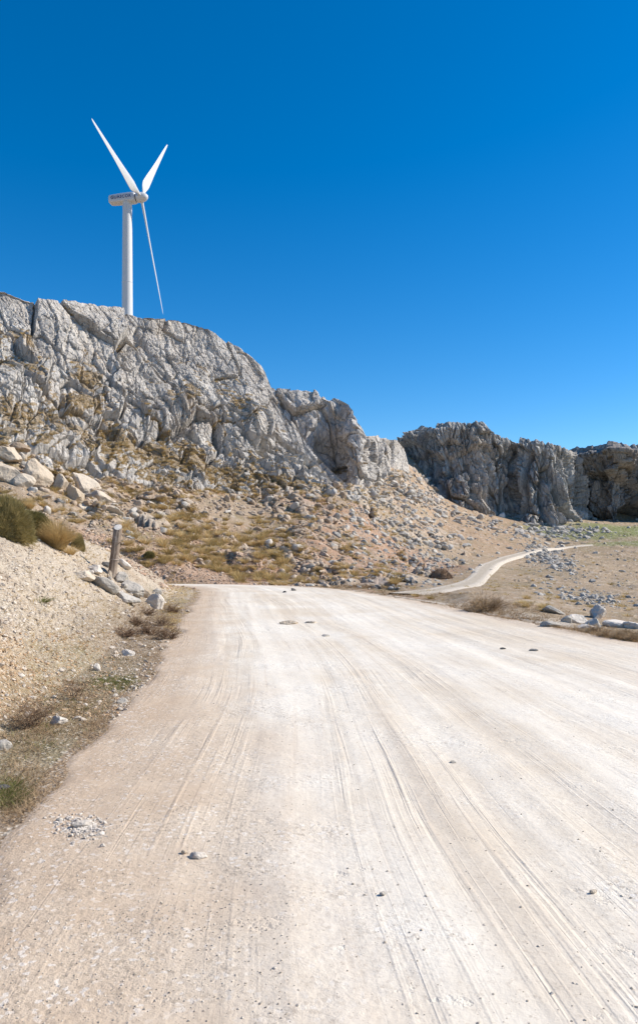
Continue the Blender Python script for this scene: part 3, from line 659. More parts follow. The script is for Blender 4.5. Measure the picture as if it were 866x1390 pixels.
# verge and bank stones
for (px, py, w, dims, rot, mt, lab, sd) in [
 (77, 978, 22, (1, .8, .75), (0, .1, .3), 'stone_pale', 'white pointed stone among dry twigs on the left verge', 51),
 (2, 1010, 24, (1, .8, .8), (0, .1, 1), 'stone_grey', 'grey stone at the left edge of the picture on the verge', 52),
 (174, 886, 17, (1, .8, .6), (0, 0, .3), 'stone_pale', 'flat white stone at the foot of the gravel bank', 53),
 (131, 905, 16, (.6, .7, 1), (0, 0, .3), 'stone_pale', 'upright pale stone on the orange part of the bank', 54),
 (167, 951, 17, (1, .8, .5), (0, .2, .6), 'stone_grey', 'grey stone where the verge meets the road below the twigs', 55),
 (5, 1068, 16, (1, .8, .6), (0, .2, .6), 'stone_dark', 'dark stone in the green grass at the left edge', 56),
 (272, 1162, 27, (1, .55, .32), (0, .12, .2), 'stone_pale', 'flat white stone casting a dark shadow on the road', 57),
 (250, 1157, 7, (1, .9, .9), (0, 0, 0), 'stone_tan', 'small brown pebble beside the flat white stone', 58),
 (112, 1118, 24, (1, .8, .6), (0, .1, .5), 'stone_pale', 'largest white lump of a crushed stone pile on the left roadside', 59),
 (82, 1112, 9, (1, .8, .8), (0, .1, .5), 'stone_grey', 'small grey stone left of the crushed white pile', 60),
 (392, 845, 22, (1, .8, .28), (0, 0, 0), 'stone_tan', 'low clod in the middle of the road near the crest', 61),
 (422, 844, 16, (1, .8, .3), (0, 0, .4), 'stone_pale', 'low pale clod right of the larger clod near the crest', 62),
 (443, 862, 14, (1, .8, .3), (0, 0, .9), 'stone_grey', 'low grey clod on the road below the two clods', 63),
 (398, 800, 7, (1, .8, .7), (0, 0, .3), 'stone_dark', 'dark clod on the road at the very crest', 64),
 (386, 803, 5, (1, .8, .7), (0, 0, .3), 'stone_dark', 'tiny dark clod left of the one on the crest', 65),
 (520, 1213, 9, (1, .8, .6), (0, 0, .3), 'stone_grey', 'small grey pebble in the lower middle of the road', 66),
 (805, 1211, 12, (1, .6, .5), (0, 0, .3), 'stone_tan', 'brown stone lying near the right side of the road', 67),
 (615, 1034, 7, (1, .8, .6), (0, 0, .3), 'stone_grey', 'small grey pebble in the middle of the white road', 68),
 (724, 882, 14, (1, .8, .28), (0, 0, .3), 'stone_grey', 'low grey clod on the right lane, right one of two', 69),
 (683, 880, 7, (1, .8, .5), (0, 0, .3), 'stone_dark', 'small dark clod on the right lane, left one of two', 70)]:
    put_stone(px, py, w, dims, rot, M[mt], lab, 'stone', None, 3, sd)
# boulder row beyond the right shoulder
G2 = 'pale stones in a row beside the right shoulder'
for (px, py, w, dims, rot, mt, lab, sd) in [
 (812, 831, 25, (1, .85, .9), (0, .2, .4), 'stone_pale', 'rounded boulder perched on top of the roadside stones', 71),
 (805, 846, 22, (1, .9, .9), (0, .1, .9), 'stone_grey', 'dark fronted stone directly under the perched boulder', 72),
 (784, 841, 32, (1, .7, .45), (0, .1, .2), 'stone_pale', 'long pale stone left of the perched boulder', 73),
 (770, 841, 14, (1, .8, .9), (0, .1, .2), 'stone_grey', 'small grey stone at the left end of the long pale stone', 74),
 (752, 829, 30, (1, .6, .38), (0, .42, .2), 'stone_grey', 'narrow grey ledge sloping towards the stone row', 75),
 (749, 848, 26, (1, .7, .35), (0, .1, .2), 'stone_grey', 'flat grey stone close to the road shoulder, leftmost of the row', 76),
 (838, 846, 40, (1, .6, .36), (0, .08, .1), 'stone_pale', 'wide flat pale rock right of the perched boulder', 77),
 (862, 849, 34, (1, .6, .36), (0, .1, .1), 'stone_pale', 'flat pale rock cut by the right edge of the picture', 78),
 (795, 851, 30, (1, .6, .30), (0, .0, .1), 'stone_pale', 'low pale slab in front of the stones under the perched boulder', 79)]:
    put_stone(px, py, w, dims, rot, M[mt], lab, 'boulder', G2, 4, sd, cat='boulder')
# tan blocks at the foot of the ridge, upper left
G3 = 'tan blocks at the foot of the ridge'
for (px, py, w, dims, rot, mt, lab, sd) in [
 (8, 638, 42, (.9, .7, 1), (0, 0, .3), 'stone_tan', 'square tan block at the left edge of the picture below the ridge', 81),
 (4, 610, 40, (1, .8, .7), (0, .1, .3), 'stone_tan', 'tan block resting above the square block at the left edge', 82),
 (50, 640, 42, (.85, .7, 1), (0, -.1, .3), 'stone_tan', 'tall tan block with a dark cleft on its left side', 83),
 (33, 652, 24, (1, .8, .9), (0, .1, .6), 'stone_tan', 'smaller tan block left of the tall cleft block', 84),
 (80, 655, 26, (.8, .8, 1.1), (0, .1, .6), 'stone_tan', 'narrow tan block between the two tallest blocks', 85),
 (112, 652, 50, (1, .7, .8), (0, .1, .2), 'stone_tan', 'broad tan block rightmost of the tall blocks', 86),
 (102, 668, 30, (.8, .8, 1), (0, .1, .1), 'stone_tan', 'split tan block in front of the broad block', 87),
 (136, 672, 36, (1, .7, .6), (0, .3, .2), 'stone_tan', 'tan block tipped to the right beside the broad block', 88),
 (150, 690, 30, (1, .7, .5), (0, .3, .2), 'stone_tan', 'low tan block lowest on the slope above the wooden post', 89),
 (118, 690, 26, (1, .7, .5), (0, .3, .5), 'stone_tan', 'low tan block left of the lowest one above the post', 90),
 (27, 606, 22, (1, .8, .6), (0, .2, .5), 'stone_pink', 'pinkish round block above the tall cleft block', 91)]:
    put_stone(px, py, w, dims, rot, M[mt], lab, 'boulder', G3, 4, sd, cat='boulder', sink=.25)

# ------------------------------------------------------------------ scattered rocks: the largest are objects, the rest one scree
protos = {k: [stone_mesh('rock', 3, 200 + i, (1, .45 + .4 * ((i * 37) % 10) / 10, .30 + .45 * ((i * 53) % 10) / 10), M[k], 9) for i in range(5)] for k in ('stone_pink', 'stone_grey', 'stone_pale')}
ZONES = {
 'slope': ('pinkish pale rock on the scree slope below the left ridge', 'loose rocks on the scree below the left ridge'),
 'talus': ('loose grey rock on the slope below the long right crag', 'loose rocks below the long right crag'),
 'valley': ('grey rock lying in the dry valley beside the side track', 'rocks scattered in the dry valley'),
 'ledge': ('grey block lodged on the face of the left ridge', 'blocks lodged on the left ridge')}
cand = []
rs_ = np.random.default_rng(77)
def casts(pts):
    """terrain points seen at many pixels, with what the ground is there"""
    hs = [cast(x, y) for x, y in pts]; ok = [i for i, h in enumerate(hs) if h is not None]
    P = np.array([hs[i][0][:] for i in ok]); inf = height(P[:, 0], P[:, 1], False)[1]
    cl = fbm(np.c_[P[:, :2], np.zeros(len(P))], 4.5, 2, 66); cl2 = fbm(P, 5, 2, 67); out = [None] * len(hs)
    for k, i in enumerate(ok): out[i] = (*hs[i], bool(inf['on'][k]), bool(inf['inside'][k]), float(inf['d'][k]), float(cl[k]), float(cl2[k]))
    return out
def density(px, py, h):
    """how likely a rock is at a terrain point"""
    n, i = h[1], h[3]
    if i == 0 and (h[5] or h[6] or h[7] < 2.2): return None
    if i == 1: return ('ledge', .12 if h[4] > .4 else 0)
    if i >= 2: return None
    return ('slope' if px < 470 else ('talus' if py < 745 - max(0, (px - 600)) * .12 and px < 770 else 'valley'), 1)
npts = 0
pix = []
for _ in range(15000):
    a = rs_.random()
    if a < .58: x, y = rs_.uniform(120, 600), rs_.uniform(640, 800)
    elif a < .67: x, y = rs_.uniform(470, 866), rs_.uniform(600, 800)
    elif a < .70: x, y = rs_.uniform(545, 775), 0; y = np.interp(x, [545, 600, 650, 700, 770], [662, 692, 712, 722, 722]) + rs_.normal(0, 7)
    elif a < .80: x, y = rs_.normal(745, 22), rs_.normal(758, 9); y = y + (x - 745) * .45
    elif a < .86: x, y = rs_.normal(800, 30), rs_.normal(812, 6); y = y + (x - 800) * .12
    elif a < .90: x, y = rs_.normal(775, 26), rs_.normal(722, 8)
    elif a < .93: x, y = rs_.normal(590, 25), rs_.normal(765, 10)
    elif a < .97: x, y = rs_.uniform(0, 160), rs_.uniform(600, 720)
    else: x, y = rs_.uniform(480, 640), rs_.uniform(630, 740)
    pix.append((x, y))
HS = casts(pix)
for (x, y), h in zip(pix, HS):
    if 60 < x < 380 and y > 700 + (380 - x) * .0 and y < 790 and (x > 180) and rs_.random() < .8: continue    # the grassy strip
    if h is None or h[2] > 210: continue
    z = density(x, y, h)
    if z is None or rs_.random() > z[1]: continue
    dist = h[2]
    szp = min(9, 1.0 / (rs_.random() + .035) ** .85) * .85 * (1.25 if z[0] == 'slope' else 1.0)     # radius in photo pixels
    if z[0] == 'valley': szp *= .75
    if z[0] == 'valley' and rs_.random() < .3: continue
    sz = szp / F * dist * .85
    sz = min(sz, 1.5) if z[0] != 'slope' else min(sz, .95)
    cand.append((sz * F / dist, z[0], h[0], sz, x))
cand.sort(key=lambda c: -c[0])
NB = 290
for c in cand[:NB]:
    _, zn, p, sz, x = c
    k = 'stone_pink' if (zn == 'slope' and random.random() < .75) else ('stone_grey' if random.random() < .7 else 'stone_pale')
    o = link('rock', protos[k][random.randrange(5)]); o.location = (p.x, p.y, p.z + sz * .02); o.scale = (sz, sz, sz)
    o.rotation_euler = (random.uniform(-.6, .6), random.uniform(-.2, .7), random.uniform(0, 6.28))
    tag(o, ZONES[zn][0], 'rock', ZONES[zn][1])
rest = cand[NB:]
for k, sel, lab in (('stone_pink', lambda c: c[1] == 'slope', 'scree of small pinkish stones below the left ridge'), ('stone_grey', lambda c: c[1] != 'slope', 'scree of small grey stones below the right crag')):
    its = [((c[2].x, c[2].y, c[2].z + c[3] * .02), c[3]) for c in rest if sel(c)]
    joined_stones('scree', lab, its, M[k], 2, 14, 5)

cutits = []
for (x, y), h in zip([(rs_.uniform(80, 420), rs_.uniform(715, 800)) for _ in range(5200)] , [None] * 5200):
    h = cast(x, y)
    if h is None or h[3] != 0 or h[2] > 62 or h[2] < 26: continue
    cutits.append(((h[0].x, h[0].y, h[0].z + .02), min(.16, .035 / (rs_.random() + .03) ** .5)))
joined_stones('rubble', 'reddish rubble on the cut slope across the bend', cutits, plain_rock('reddish stone', (.46, .30, .20), (.60, .47, .36), (.25, .18, .14), 3, .3), 1, 12, 15)
# gravel on the bank, along the road edges and loose on the road
def gravel_at(n, fn, lo, hi, seed):
    r = np.random.default_rng(seed); its = []
    while len(its) < n:
        x, y = fn(r); h = cast(x, y)
        if h is None or h[2] > 36 or h[3] != 0: continue
        sz = min(hi, lo * (1 / (r.random() + .02)) ** .55); p = h[0]
        its.append(((p.x, p.y, p.z + sz * .2), sz * (1 + h[2] * .02)))
    return its
def bank_px(r):
    while True:
        x, y = r.uniform(-40, 290), 715 + 270 * r.random() ** 1.1
        if y > 870 and x < 150 and r.random() < .75: continue
        return x, y
joined_stones('gravel', 'pale gravel spilling down the cut bank', gravel_at(12000, bank_px, .006, .065, 9), M['gravel'], 1, 14, 6)
joined_stones('gravel', 'fine orange gravel low on the cut bank', gravel_at(3500, lambda r: (r.uniform(-40, 160), r.uniform(860, 975)), .005, .022, 19), M['gravel_orange'], 1, 14, 7)
def edge_pts(r):
    t = r.random()
    if t < .62: return (-20 + 420 * r.random() ** 1.3, 930 + 480 * r.random())
    if t < .68: return (r.normal(125, 16), r.normal(1128, 9))
    if t < .76: return (r.normal(220, 60), r.normal(1255, 16))
    return (r.uniform(560, 880), r.uniform(800, 880))
def roadside(n, fn, lo, hi, seed):
    r = np.random.default_rng(seed); its = []; o = Vector((0, 0, CAMZ))
    for _ in range(n):
        x, y = fn(r); d = Vector(((x - CX) / F, 1, -(y - HY) / F)).normalized()
        a = road_b.ray_cast(o, d); b_ = bvh_ground.ray_cast(o, d)
        hs = [q for q in (a, b_) if q[0] is not None]
        if not hs: continue
        h = min(hs, key=lambda q: q[3])
        if h[3] > 40: continue
        sz = min(hi, lo * (1 / (r.random() + .015)) ** .6)
        its.append(((h[0].x, h[0].y, h[0].z + sz * .15), sz))
    return its
joined_stones('gravel', 'loose pale gravel along the road edges', roadside(10000, edge_pts, .0013, .0065, 12), M['grit'], 1, 14, 8)
joined_stones('rubble', 'crushed white rubble in a small pile on the left roadside', roadside(520, lambda r: (r.normal(112, 17), r.normal(1122, 8)), .005, .020, 21), M['stone_pale'], 1, 14, 11)
joined_stones('gravel', 'sparse grit scattered over the white road', roadside(1500, lambda r: (r.uniform(150, 880), 800 + 600 * r.random() ** .8), .0015, .009, 14), M['grit'], 1, 14, 10)

# ------------------------------------------------------------------ grass and shrubs
def blades(n, h, spread, lean, w, r, segs=3, droop=.5, r0=.12):
    """fountain of thin tapering blades"""
    a = r.uniform(0, 6.28, n); k = np.sqrt(r.random(n)); L = h * r.uniform(.6, 1.05, n) * (1.05 - .3 * k)
    base = np.c_[np.cos(a) * k * r0, np.sin(a) * k * r0, np.zeros(n)]
    az2 = a + r.normal(0, .35, n); ln = lean * (k * .9 + r.uniform(0, .35, n))
    t = np.linspace(0, 1, segs + 1); Vs = []
    side = np.c_[-np.sin(az2), np.cos(az2), np.zeros(n)]
    rot = r.uniform(0, 3.14, n); side = side * np.cos(rot)[:, None] + np.c_[np.cos(az2), np.sin(az2), np.zeros(n)] * np.sin(rot)[:, None] * .6
    for q in t:
        rad = L * (ln * q + droop * ln * q * q) * spread; up = L * (q - .35 * droop * ln * q * q)
        c = base + np.c_[np.cos(az2) * rad, np.sin(az2) * rad, up]; ww = w * (1 - q) ** .7
        Vs.append(c - side * ww); Vs.append(c + side * ww)
    V = np.stack(Vs, 1); m = V.shape[1]; off = (np.arange(n) * m)[:, None]
    quads = np.concatenate([np.array([2 * i, 2 * i + 1, 2 * i + 3, 2 * i + 2])[None] + off for i in range(segs)])
    return V.reshape(-1, 3), quads
def tuft_mesh(name, seed, n, h, spread, lean, w, mat, **k):
    V, Q = blades(n, h, spread, lean, w, np.random.default_rng(seed), **k); return mk_mesh(name, V, Q, True, mat)
def cushion_mesh(name, seed, n, rad, hh, mat):
    """dense dome of short needles over a solid core"""
    r = np.random.default_rng(seed); d = r.normal(size=(n, 3)); d[:, 2] = np.abs(d[:, 2]) - .12; d /= np.linalg.norm(d, axis=1)[:, None]
    lump = 1 + .28 * fbm(d * 1.0 + seed, .55, 3, seed)
    sc = np.array([rad, rad, hh]); tip = d * sc * lump[:, None] * r.uniform(.93, 1.06, (n, 1)); st = d * sc * lump[:, None] * .84
    j = r.normal(size=(n, 3)); sd = np.cross(d, j); sd /= np.linalg.norm(sd, axis=1)[:, None] + 1e-6; ww = rad * .010
    tip = tip + r.normal(size=(n, 3)) * rad * .06
    V = np.stack([st - sd * ww, st + sd * ww, tip + sd * ww * .25, tip - sd * ww * .25], 1).reshape(-1, 3)
    Q = np.arange(n * 4).reshape(n, 4)
    cv, cf = ICO[3]; cl = 1 + .28 * fbm(cv * 1.0 + seed, .55, 3, seed); C_ = cv * sc * cl[:, None] * .90; C_[:, 2] = np.maximum(C_[:, 2], -.1 * hh)
    return mk_mesh(name, np.concatenate([V, C_]), [Q, cf + len(V)], True, mat)
def twig_mesh(name, seed, n, h, mat, thick=.006, depth=3, lean=.9):
    r = np.random.default_rng(seed); Vs, Qs = [], []
    def seg(a, b, ra, rb):
        d = (b - a); d = d / (np.linalg.norm(d) + 1e-9); u = np.cross(d, [.3, .5, .8]); u /= np.linalg.norm(u); w = np.cross(d, u); k = len(Vs)
        for c, rr in ((a, ra), (b, rb)):
            for t in (0, 2.09, 4.19): Vs.append(c + rr * (math.cos(t) * u + math.sin(t) * w))
        for i in range(3): Qs.append((k + i, k + (i + 1) % 3, k + 3 + (i + 1) % 3, k + 3 + i))
    def grow(p, d, L, rad, lv):
        q = p
        for _ in range(2):
            d = d + r.normal(size=3) * .22; d /= np.linalg.norm(d); e = q + d * L * .5; seg(q, e, rad, rad * .75); q = e
            if lv > 0:
                for _ in range(r.integers(1, 4)):
                    nd = d + r.normal(size=3) * .65; nd[2] = abs(nd[2]) * .8; nd /= np.linalg.norm(nd); grow(q, nd, L * r.uniform(.5, .8), rad * .6, lv - 1)
    for _ in range(n):
        a = r.uniform(0, 6.28); l = lean * r.random(); d = np.array([math.cos(a) * l, math.sin(a) * l, 1]); d /= np.linalg.norm(d)
        grow(np.array([math.cos(a), math.sin(a), 0]) * .1 * h * r.random(), d, h * r.uniform(.3, .45), thick, depth)
    return mk_mesh(name, np.array(Vs), np.array(Qs), True, mat)
def plant(name, me, px, py, label, cat, group=None, D=None, rz=0, sc=1.0, dz=-.03, tilt=0):
    if D is None: h = cast(px, py); p = h[0]
    else: p = Vector(W(px, py, D))
    o = link(name, me); o.location = (p.x, p.y, p.z + dz); o.rotation_euler = (tilt, 0, rz); o.scale = (sc, sc, sc); tag(o, label, cat, group); return o
big = tuft_mesh('grass_tuft', 301, 3000, 1.25, .30, 1.0, .0055, M['gold'], segs=5, droop=1.5, r0=.22)
plant('grass_tuft', big, 78, 744, 'large golden grass tuft with long drooping blades on top of the gravel bank', 'grass tuft', sc=.9)
sm1 = tuft_mesh('grass_tuft', 302, 1500, .9, .42, .9, .006, M['gold'], segs=4, droop=1.3, r0=.25)
for px, py, lab, sc in ((14, 700, 'pale golden tuft behind the dark green cushion at the left edge', 1.0), (95, 752, 'small golden tuft in front of the round green cushion', .45), (40, 690, 'golden tuft rising between the two green cushions', .8)):
    plant('grass_tuft', sm1 if sc > .5 else tuft_mesh('grass_tuft', 303, 700, .9, 1, .9, .005, M['gold'], r0=.2), px, py, lab, 'grass tuft', sc=sc, rz=px)
for px, py, rad, hh, lab, sd in ((8, 728, .58, .82, 'tall dark green cushion shrub at the left edge of the picture', 311), (42, 722, .52, .55, 'olive green cushion shrub left of the large golden tuft', 312),
                                 (106, 745, .20, .40, 'small round green cushion shrub right of the large golden tuft', 313), (203, 756, .30, .34, 'small dark green cushion right of the wooden post', 314)):
    plant('cushion_shrub', cushion_mesh('cushion_shrub', sd, 26000, rad, hh, M['green']), px, py, lab, 'shrub')
plant('dry_shrub', twig_mesh('dry_shrub', 321, 60, 1.0, M['pale_twig'], .008, 2, 2.2), 660, 830, 'wide leafless reddish shrub between the road and the side track', 'shrub', sc=.85)
plant('dry_shrub', cushion_mesh('dry_shrub', 322, 3500, .9, .8, M['twig']), 598, 786, 'round dark brown shrub on the slope above the side track', 'shrub')
plant('dry_shrub', twig_mesh('dry_shrub', 323, 16, .55, M['twig'], .006, 3, 1.2), 45, 985, 'tangle of dead twigs left of the white stone on the verge', 'shrub', sc=.7)
plant('dry_shrub', twig_mesh('dry_shrub', 324, 7, .6, M['twig'], .005, 2, .5), 102, 950, 'thin upright dead stems on the verge below the orange bank', 'shrub', sc=.75)
plant('weed', tuft_mesh('weed', 325, 120, .14, 1.3, 1.3, .008, M['fresh'], segs=2), 56, 815, 'small green weed growing alone on the gravel bank', 'weed')
for i, (px, py) in enumerate(((200, 835), (222, 850), (185, 850), (235, 832), (205, 862), (170, 865), (228, 868))):
    plant('dry_shrub', twig_mesh('dry_shrub', 330 + i, 26, .5, M['twig'], .007, 2, 1.8), px, py, 'low brown brush at the road edge right of the stone heap', 'shrub', 'low brown brush at the left road edge', sc=.8)
for i, (px, py) in enumerate(((820, 866), (838, 868), (858, 870), (846, 862), (805, 858))):
    plant('dry_shrub', twig_mesh('dry_shrub', 340 + i, 26, .42, M['pale_twig'], .006, 2, 1.6), px, py, 'low dry reddish brush in front of the flat pale rocks', 'shrub', 'low dry brush on the right shoulder', sc=.7)

# scattered tufts: pixels drawn over the slope, physical size in metres
tp = {k: [tuft_mesh('grass_tuft', 400 + i, 150, 1.0, .55, .85, .022, M[k], segs=3, droop=1.2, r0=.24) for i in range(4)] for k in ('gold', 'olive')}
tc = []
r = np.random.default_rng(8)
tpx = []; taken = []
for _ in range(12500):
    a = r.random()
    if a < .20: x = r.uniform(170, 390); y = 710 + (x - 160) * .20 + r.normal(0, 14) + 5; dens_ = 1; kd = .75
    elif a < .55: x, y = r.uniform(-20, 560), r.uniform(600, 795); dens_ = .55; kd = .6
    elif a < .90: x, y = r.uniform(-20, 480), r.uniform(400, 670); dens_ = .6; kd = .5
    else: x, y = r.uniform(480, 880), r.uniform(640, 840); dens_ = .5; kd = .35
    tpx.append((x, y, a, kd))
for (x, y, a, kd), h in zip(tpx, casts([t[:2] for t in tpx])):
    if h is None or h[2] > 175: continue
    p, n = h[0], h[1]
    if h[3] == 0:
        if h[5] or h[6] or h[7] < 1.2: continue
        if a >= .20 and h[8] < r.normal(.02, .12): continue
        if a < .20 and h[8] < r.normal(-.1, .12): continue
    elif h[3] in (1, 2):
        if h[4] < r.uniform(.2, .7): continue
    else: continue
    if a < .20:
        if any((p.x - q[0]) ** 2 + (p.y - q[1]) ** 2 < .62 for q in taken): continue
        taken.append((p.x, p.y)); sz = r.uniform(.6, 1.05); tc.append((sz * F / h[2] * 3, p, sz, 0, x, 'gold' if r.random() < .6 else 'olive')); continue
    sz = kd * r.uniform(.45, 1.15) * (.7 if h[3] == 1 else 1)
    tc.append((sz * F / h[2], p, sz, h[3], x, 'gold' if r.random() < (.35 if a < .34 else .6) else 'olive'))
tc.sort(key=lambda c: -c[0])
for c in tc[:285]:
    _, p, sz, i, x, k = c
    o = link('grass_tuft', tp[k][random.randrange(4)]); o.location = (p.x, p.y, p.z - .05 * sz); o.scale = (sz, sz, sz * random.uniform(.6, .9)); o.rotation_euler = (0, 0, random.uniform(0, 6.28))
    if i == 0: tag(o, 'dry golden brown grass tuft on the stony slope beyond the bend', 'grass tuft', 'grass tufts on the stony slope')
    else: tag(o, 'dry grass tuft rooted on a ledge of the left ridge', 'grass tuft', 'grass tufts on the ledges of the ridge')
for k in ('gold', 'olive'):
    Vs, Qs, off = [], [], 0
    var = [blades(55, 1.0, .55, .85, .035, np.random.default_rng(500 + i), segs=2, droop=1.2, r0=.28) for i in range(6)]
    for c in tc[285:]:
        if c[5] != k: continue
        V, Q = var[random.randrange(6)]; a = random.uniform(0, 6.28); R_ = np.array([[math.cos(a), -math.sin(a), 0], [math.sin(a), math.cos(a), 0], [0, 0, .75]])
        Vs.append((V @ R_.T) * c[2] + np.array([c[1].x, c[1].y, c[1].z - .04])); Qs.append(Q + off); off += len(V)
    tag(link('dry_grass', mk_mesh('dry_grass', np.concatenate(Vs), np.concatenate(Qs), True, M[k])), 'dry %s grass cover on slope and ledges' % ('golden' if k == 'gold' else 'olive brown'), kind='stuff')
# verge grass: short blades beside the road
def verge_grass(name, label, spots, mat, seed, h=.07, n=34):
    r = np.random.default_rng(seed); Vs, Qs, off = [], [], 0
    for px, py, sx, sy, cnt in spots:
        for _ in range(cnt):
            q = cast(r.normal(px, sx), r.normal(py, sy))
            if q is None or q[3] != 0 or q[2] > 90: continue
            p = q[0]; V, Q = blades(n // 3, h * r.uniform(.5, 1.4) * (1 + q[2] * .02), 1.4, 1.2, .0022 * (1 + q[2] * .12), r, segs=1, r0=.04)
            Vs.append(V + np.array([p.x, p.y, p.z - .01])); Qs.append(Q + off); off += len(V)
    tag(link(name, mk_mesh(name, np.concatenate(Vs), np.concatenate(Qs), True, mat)), label, kind='stuff')
verge_grass('verge_grass', 'short green grass in patches on the left verge', ((155, 928, 16, 6, 240), (10, 1078, 10, 10, 200), (60, 1000, 30, 14, 50), (90, 965, 20, 10, 50)), M['fresh'], 41, .05)
verge_grass('verge_litter', 'brown dead grass on the left verge and bank foot', ((110, 955, 38, 22, 700), (30, 1050, 28, 28, 420), (40, 990, 30, 16, 380), (200, 850, 28, 22, 1100), (215, 905, 18, 18, 200), (170, 900, 30, 16, 260), (120, 985, 24, 12, 200), (20, 1095, 18, 12, 160)), M['pale_twig'], 42, .045)
verge_grass('straw', 'sparse straw on the gravel bank', ((120, 820, 50, 40, 220), (60, 860, 40, 40, 160), (245, 800, 14, 10, 300), (232, 835, 10, 14, 260), (150, 745, 40, 12, 260)), M['gold'], 44, .06)
verge_grass('verge_litter', 'pale dead grass along the right shoulder', ((840, 866, 26, 4, 420), (790, 856, 24, 4, 200), (650, 826, 40, 5, 380), (700, 838, 40, 5, 260), (560, 806, 30, 2, 260), (480, 797, 40, 2, 300)), M['pale_twig'], 43, .09)

# ------------------------------------------------------------------ wooden post
def lathe(prof, n=24, cap=True):
    a = np.linspace(0, 2 * np.pi, n, endpoint=False); V = np.array([[r * math.cos(t), r * math.sin(t), z] for r, z in prof for t in a])
    Q = [];
    for i in range(len(prof) - 1):
        for j in range(n): Q.append((i * n + j, i * n + (j + 1) % n, (i + 1) * n + (j + 1) % n, (i + 1) * n + j))
    return V, np.array(Q)
def wood_mat(name, c1, c2, rings=False):
    m, nt, b, _ = new_mat(name); g = N(nt); P = g.n('ShaderNodeTexCoord').outputs['Object']
    s_ = g.noise(g.mapping(P, (14, 14, 1.2)), 2.2, 6, .7, .3)
    c = g.mix(g.ramp(s_, .38, .62), c1, c2)
    c = g.mix(g.math('MULTIPLY', g.ramp(g.noise(P, 5, 5, .7), .55, .68), .6), c, (.55, .50, .44))
    g.L(c, b.inputs['Base Color']); g.L(g.bump(s_, .8, .02), b.inputs['Normal']); return m
hp = cast(152, 782); pd = 18.0 if hp is None else hp[0].y
post = bpy.data.objects.new('wooden_post', None); COL.objects.link(post); pb = Vector(W(152, 783, pd)); post.location = pb
Hpost = 68 / F * pd; tip = Vector(((161 - 152) / F * pd, -.02, Hpost)); post.rotation_euler = Vector((0, 0, 1)).rotation_difference(tip).to_euler()
tag(post, 'weathered round wooden post leaning to the right out of a stone heap on the bank', 'post')
rp = 5.6 / F * pd
V, Q = lathe([(rp * 1.02, -.35), (rp * 1.03, 0), (rp, .3), (rp * 1.0, .62), (rp * .98, .9), (rp * .97, Hpost - .02), (rp * .9, Hpost)], 32)
zz = V[:, 2]; aa = np.arctan2(V[:, 1], V[:, 0]); V[:, :2] *= (1 + .05 * np.sin(aa * 3 + zz * 2) + .03 * np.sin(aa * 7 + 1))[:, None]
V[:, 2] += .75 * V[:, 1] * sstep(Hpost - .06, Hpost - .03, zz)
link('trunk', mk_mesh('trunk', V, Q, True, wood_mat('weathered wood', (.14, .10, .075), (.34, .27, .21))), post)
V, Q = lathe([(rp * .90, Hpost + .002), (rp * .7, Hpost + .006), (rp * .4, Hpost + .009), (.002, Hpost + .010)], 32); V[:, 2] += .75 * V[:, 1]
link('cut_end', mk_mesh('cut_end', V, Q, True, wood_mat('sawn wood end', (.58, .52, .45), (.72, .67, .6))), post)
V, Q = lathe([(rp * 1.02, .45), (rp * 1.10, .455), (rp * 1.10, .475), (rp * 1.02, .48)], 32)
wm, nt, b, _ = new_mat('rusty wire'); b.inputs['Base Color'].default_value = (.30, .25, .21, 1); b.inputs['Metallic'].default_value = .6; b.inputs['Roughness'].default_value = .6
link('wire_band', mk_mesh('wire_band', V, Q, True, wm), post)
V, Q = lathe([(.012, 0), (.010, .10), (.003, .13)], 8); sn = link('branch_stub', mk_mesh('branch_stub', V, Q, True, bpy.data.materials['weathered wood']), post, (rp * .8, -rp * .5, Hpost * .68)); sn.rotation_euler = (.9, 1.0, 0)

# ------------------------------------------------------------------ wind turbine
def paint(name, col, rough=.35):
    m, nt, b, _ = new_mat(name); g = N(nt); P = g.n('ShaderNodeTexCoord').outputs['Object']
    c = g.mix(g.math('MULTIPLY', g.ramp(g.noise(g.mapping(P, (2, 2, .3)), .8, 5, .6), .45, .7), .18), col, tuple(x * .78 for x in col))
    g.L(c, b.inputs['Base Color']); b.inputs['Roughness'].default_value = rough; b.inputs['Specular IOR Level'].default_value = .4; return m
white = paint('white turbine paint', (.62, .62, .61)); dgrey = paint('dark gap', (.06, .065, .07))
DH = 150.0; hub = Vector(W(192.1, 267.9, DH))
yaw, tl, ph, RB, cone = math.radians(80.4), math.radians(1.4), math.radians(52.6), 22.87, math.radians(1.75)
nv = Vector((math.sin(yaw) * math.cos(tl), -math.cos(yaw) * math.cos(tl), math.sin(tl)))
av = Vector((0, 0, 1)).cross(nv).normalized(); bv = nv.cross(av)
tower_top = hub - nv * 3.0 - Vector((0, 0, 1.05))
zb = gz(tower_top.x, tower_top.y, 20) - .5
turb = bpy.data.objects.new('wind_turbine', None); COL.objects.link(turb); turb.location = (tower_top.x, tower_top.y, zb)
tag(turb, 'white three bladed wind turbine standing behind the rocky ridge', 'wind turbine')
HT = tower_top.z - zb
pr = [(1.28 - (1.28 - .93) * t, HT * t) for t in np.linspace(0, 1, 30)]
V, Q = lathe(pr, 48); link('tower', mk_mesh('tower', V, Q, True, white), turb)
V, Q = lathe([(.93, HT), (1.0, HT + .02), (1.0, HT + .22), (.9, HT + .24)], 40); link('yaw_ring', mk_mesh('yaw_ring', V, Q, True, white), turb)
for zf in (.33, .66):
    rr_ = 1.28 - .35 * zf; V, Q = lathe([(rr_, HT * zf - .05), (rr_ + .03, HT * zf - .04), (rr_ + .03, HT * zf + .04), (rr_, HT * zf + .05)], 48); link('flange_ring', mk_mesh('flange_ring', V, Q, True, white), turb)
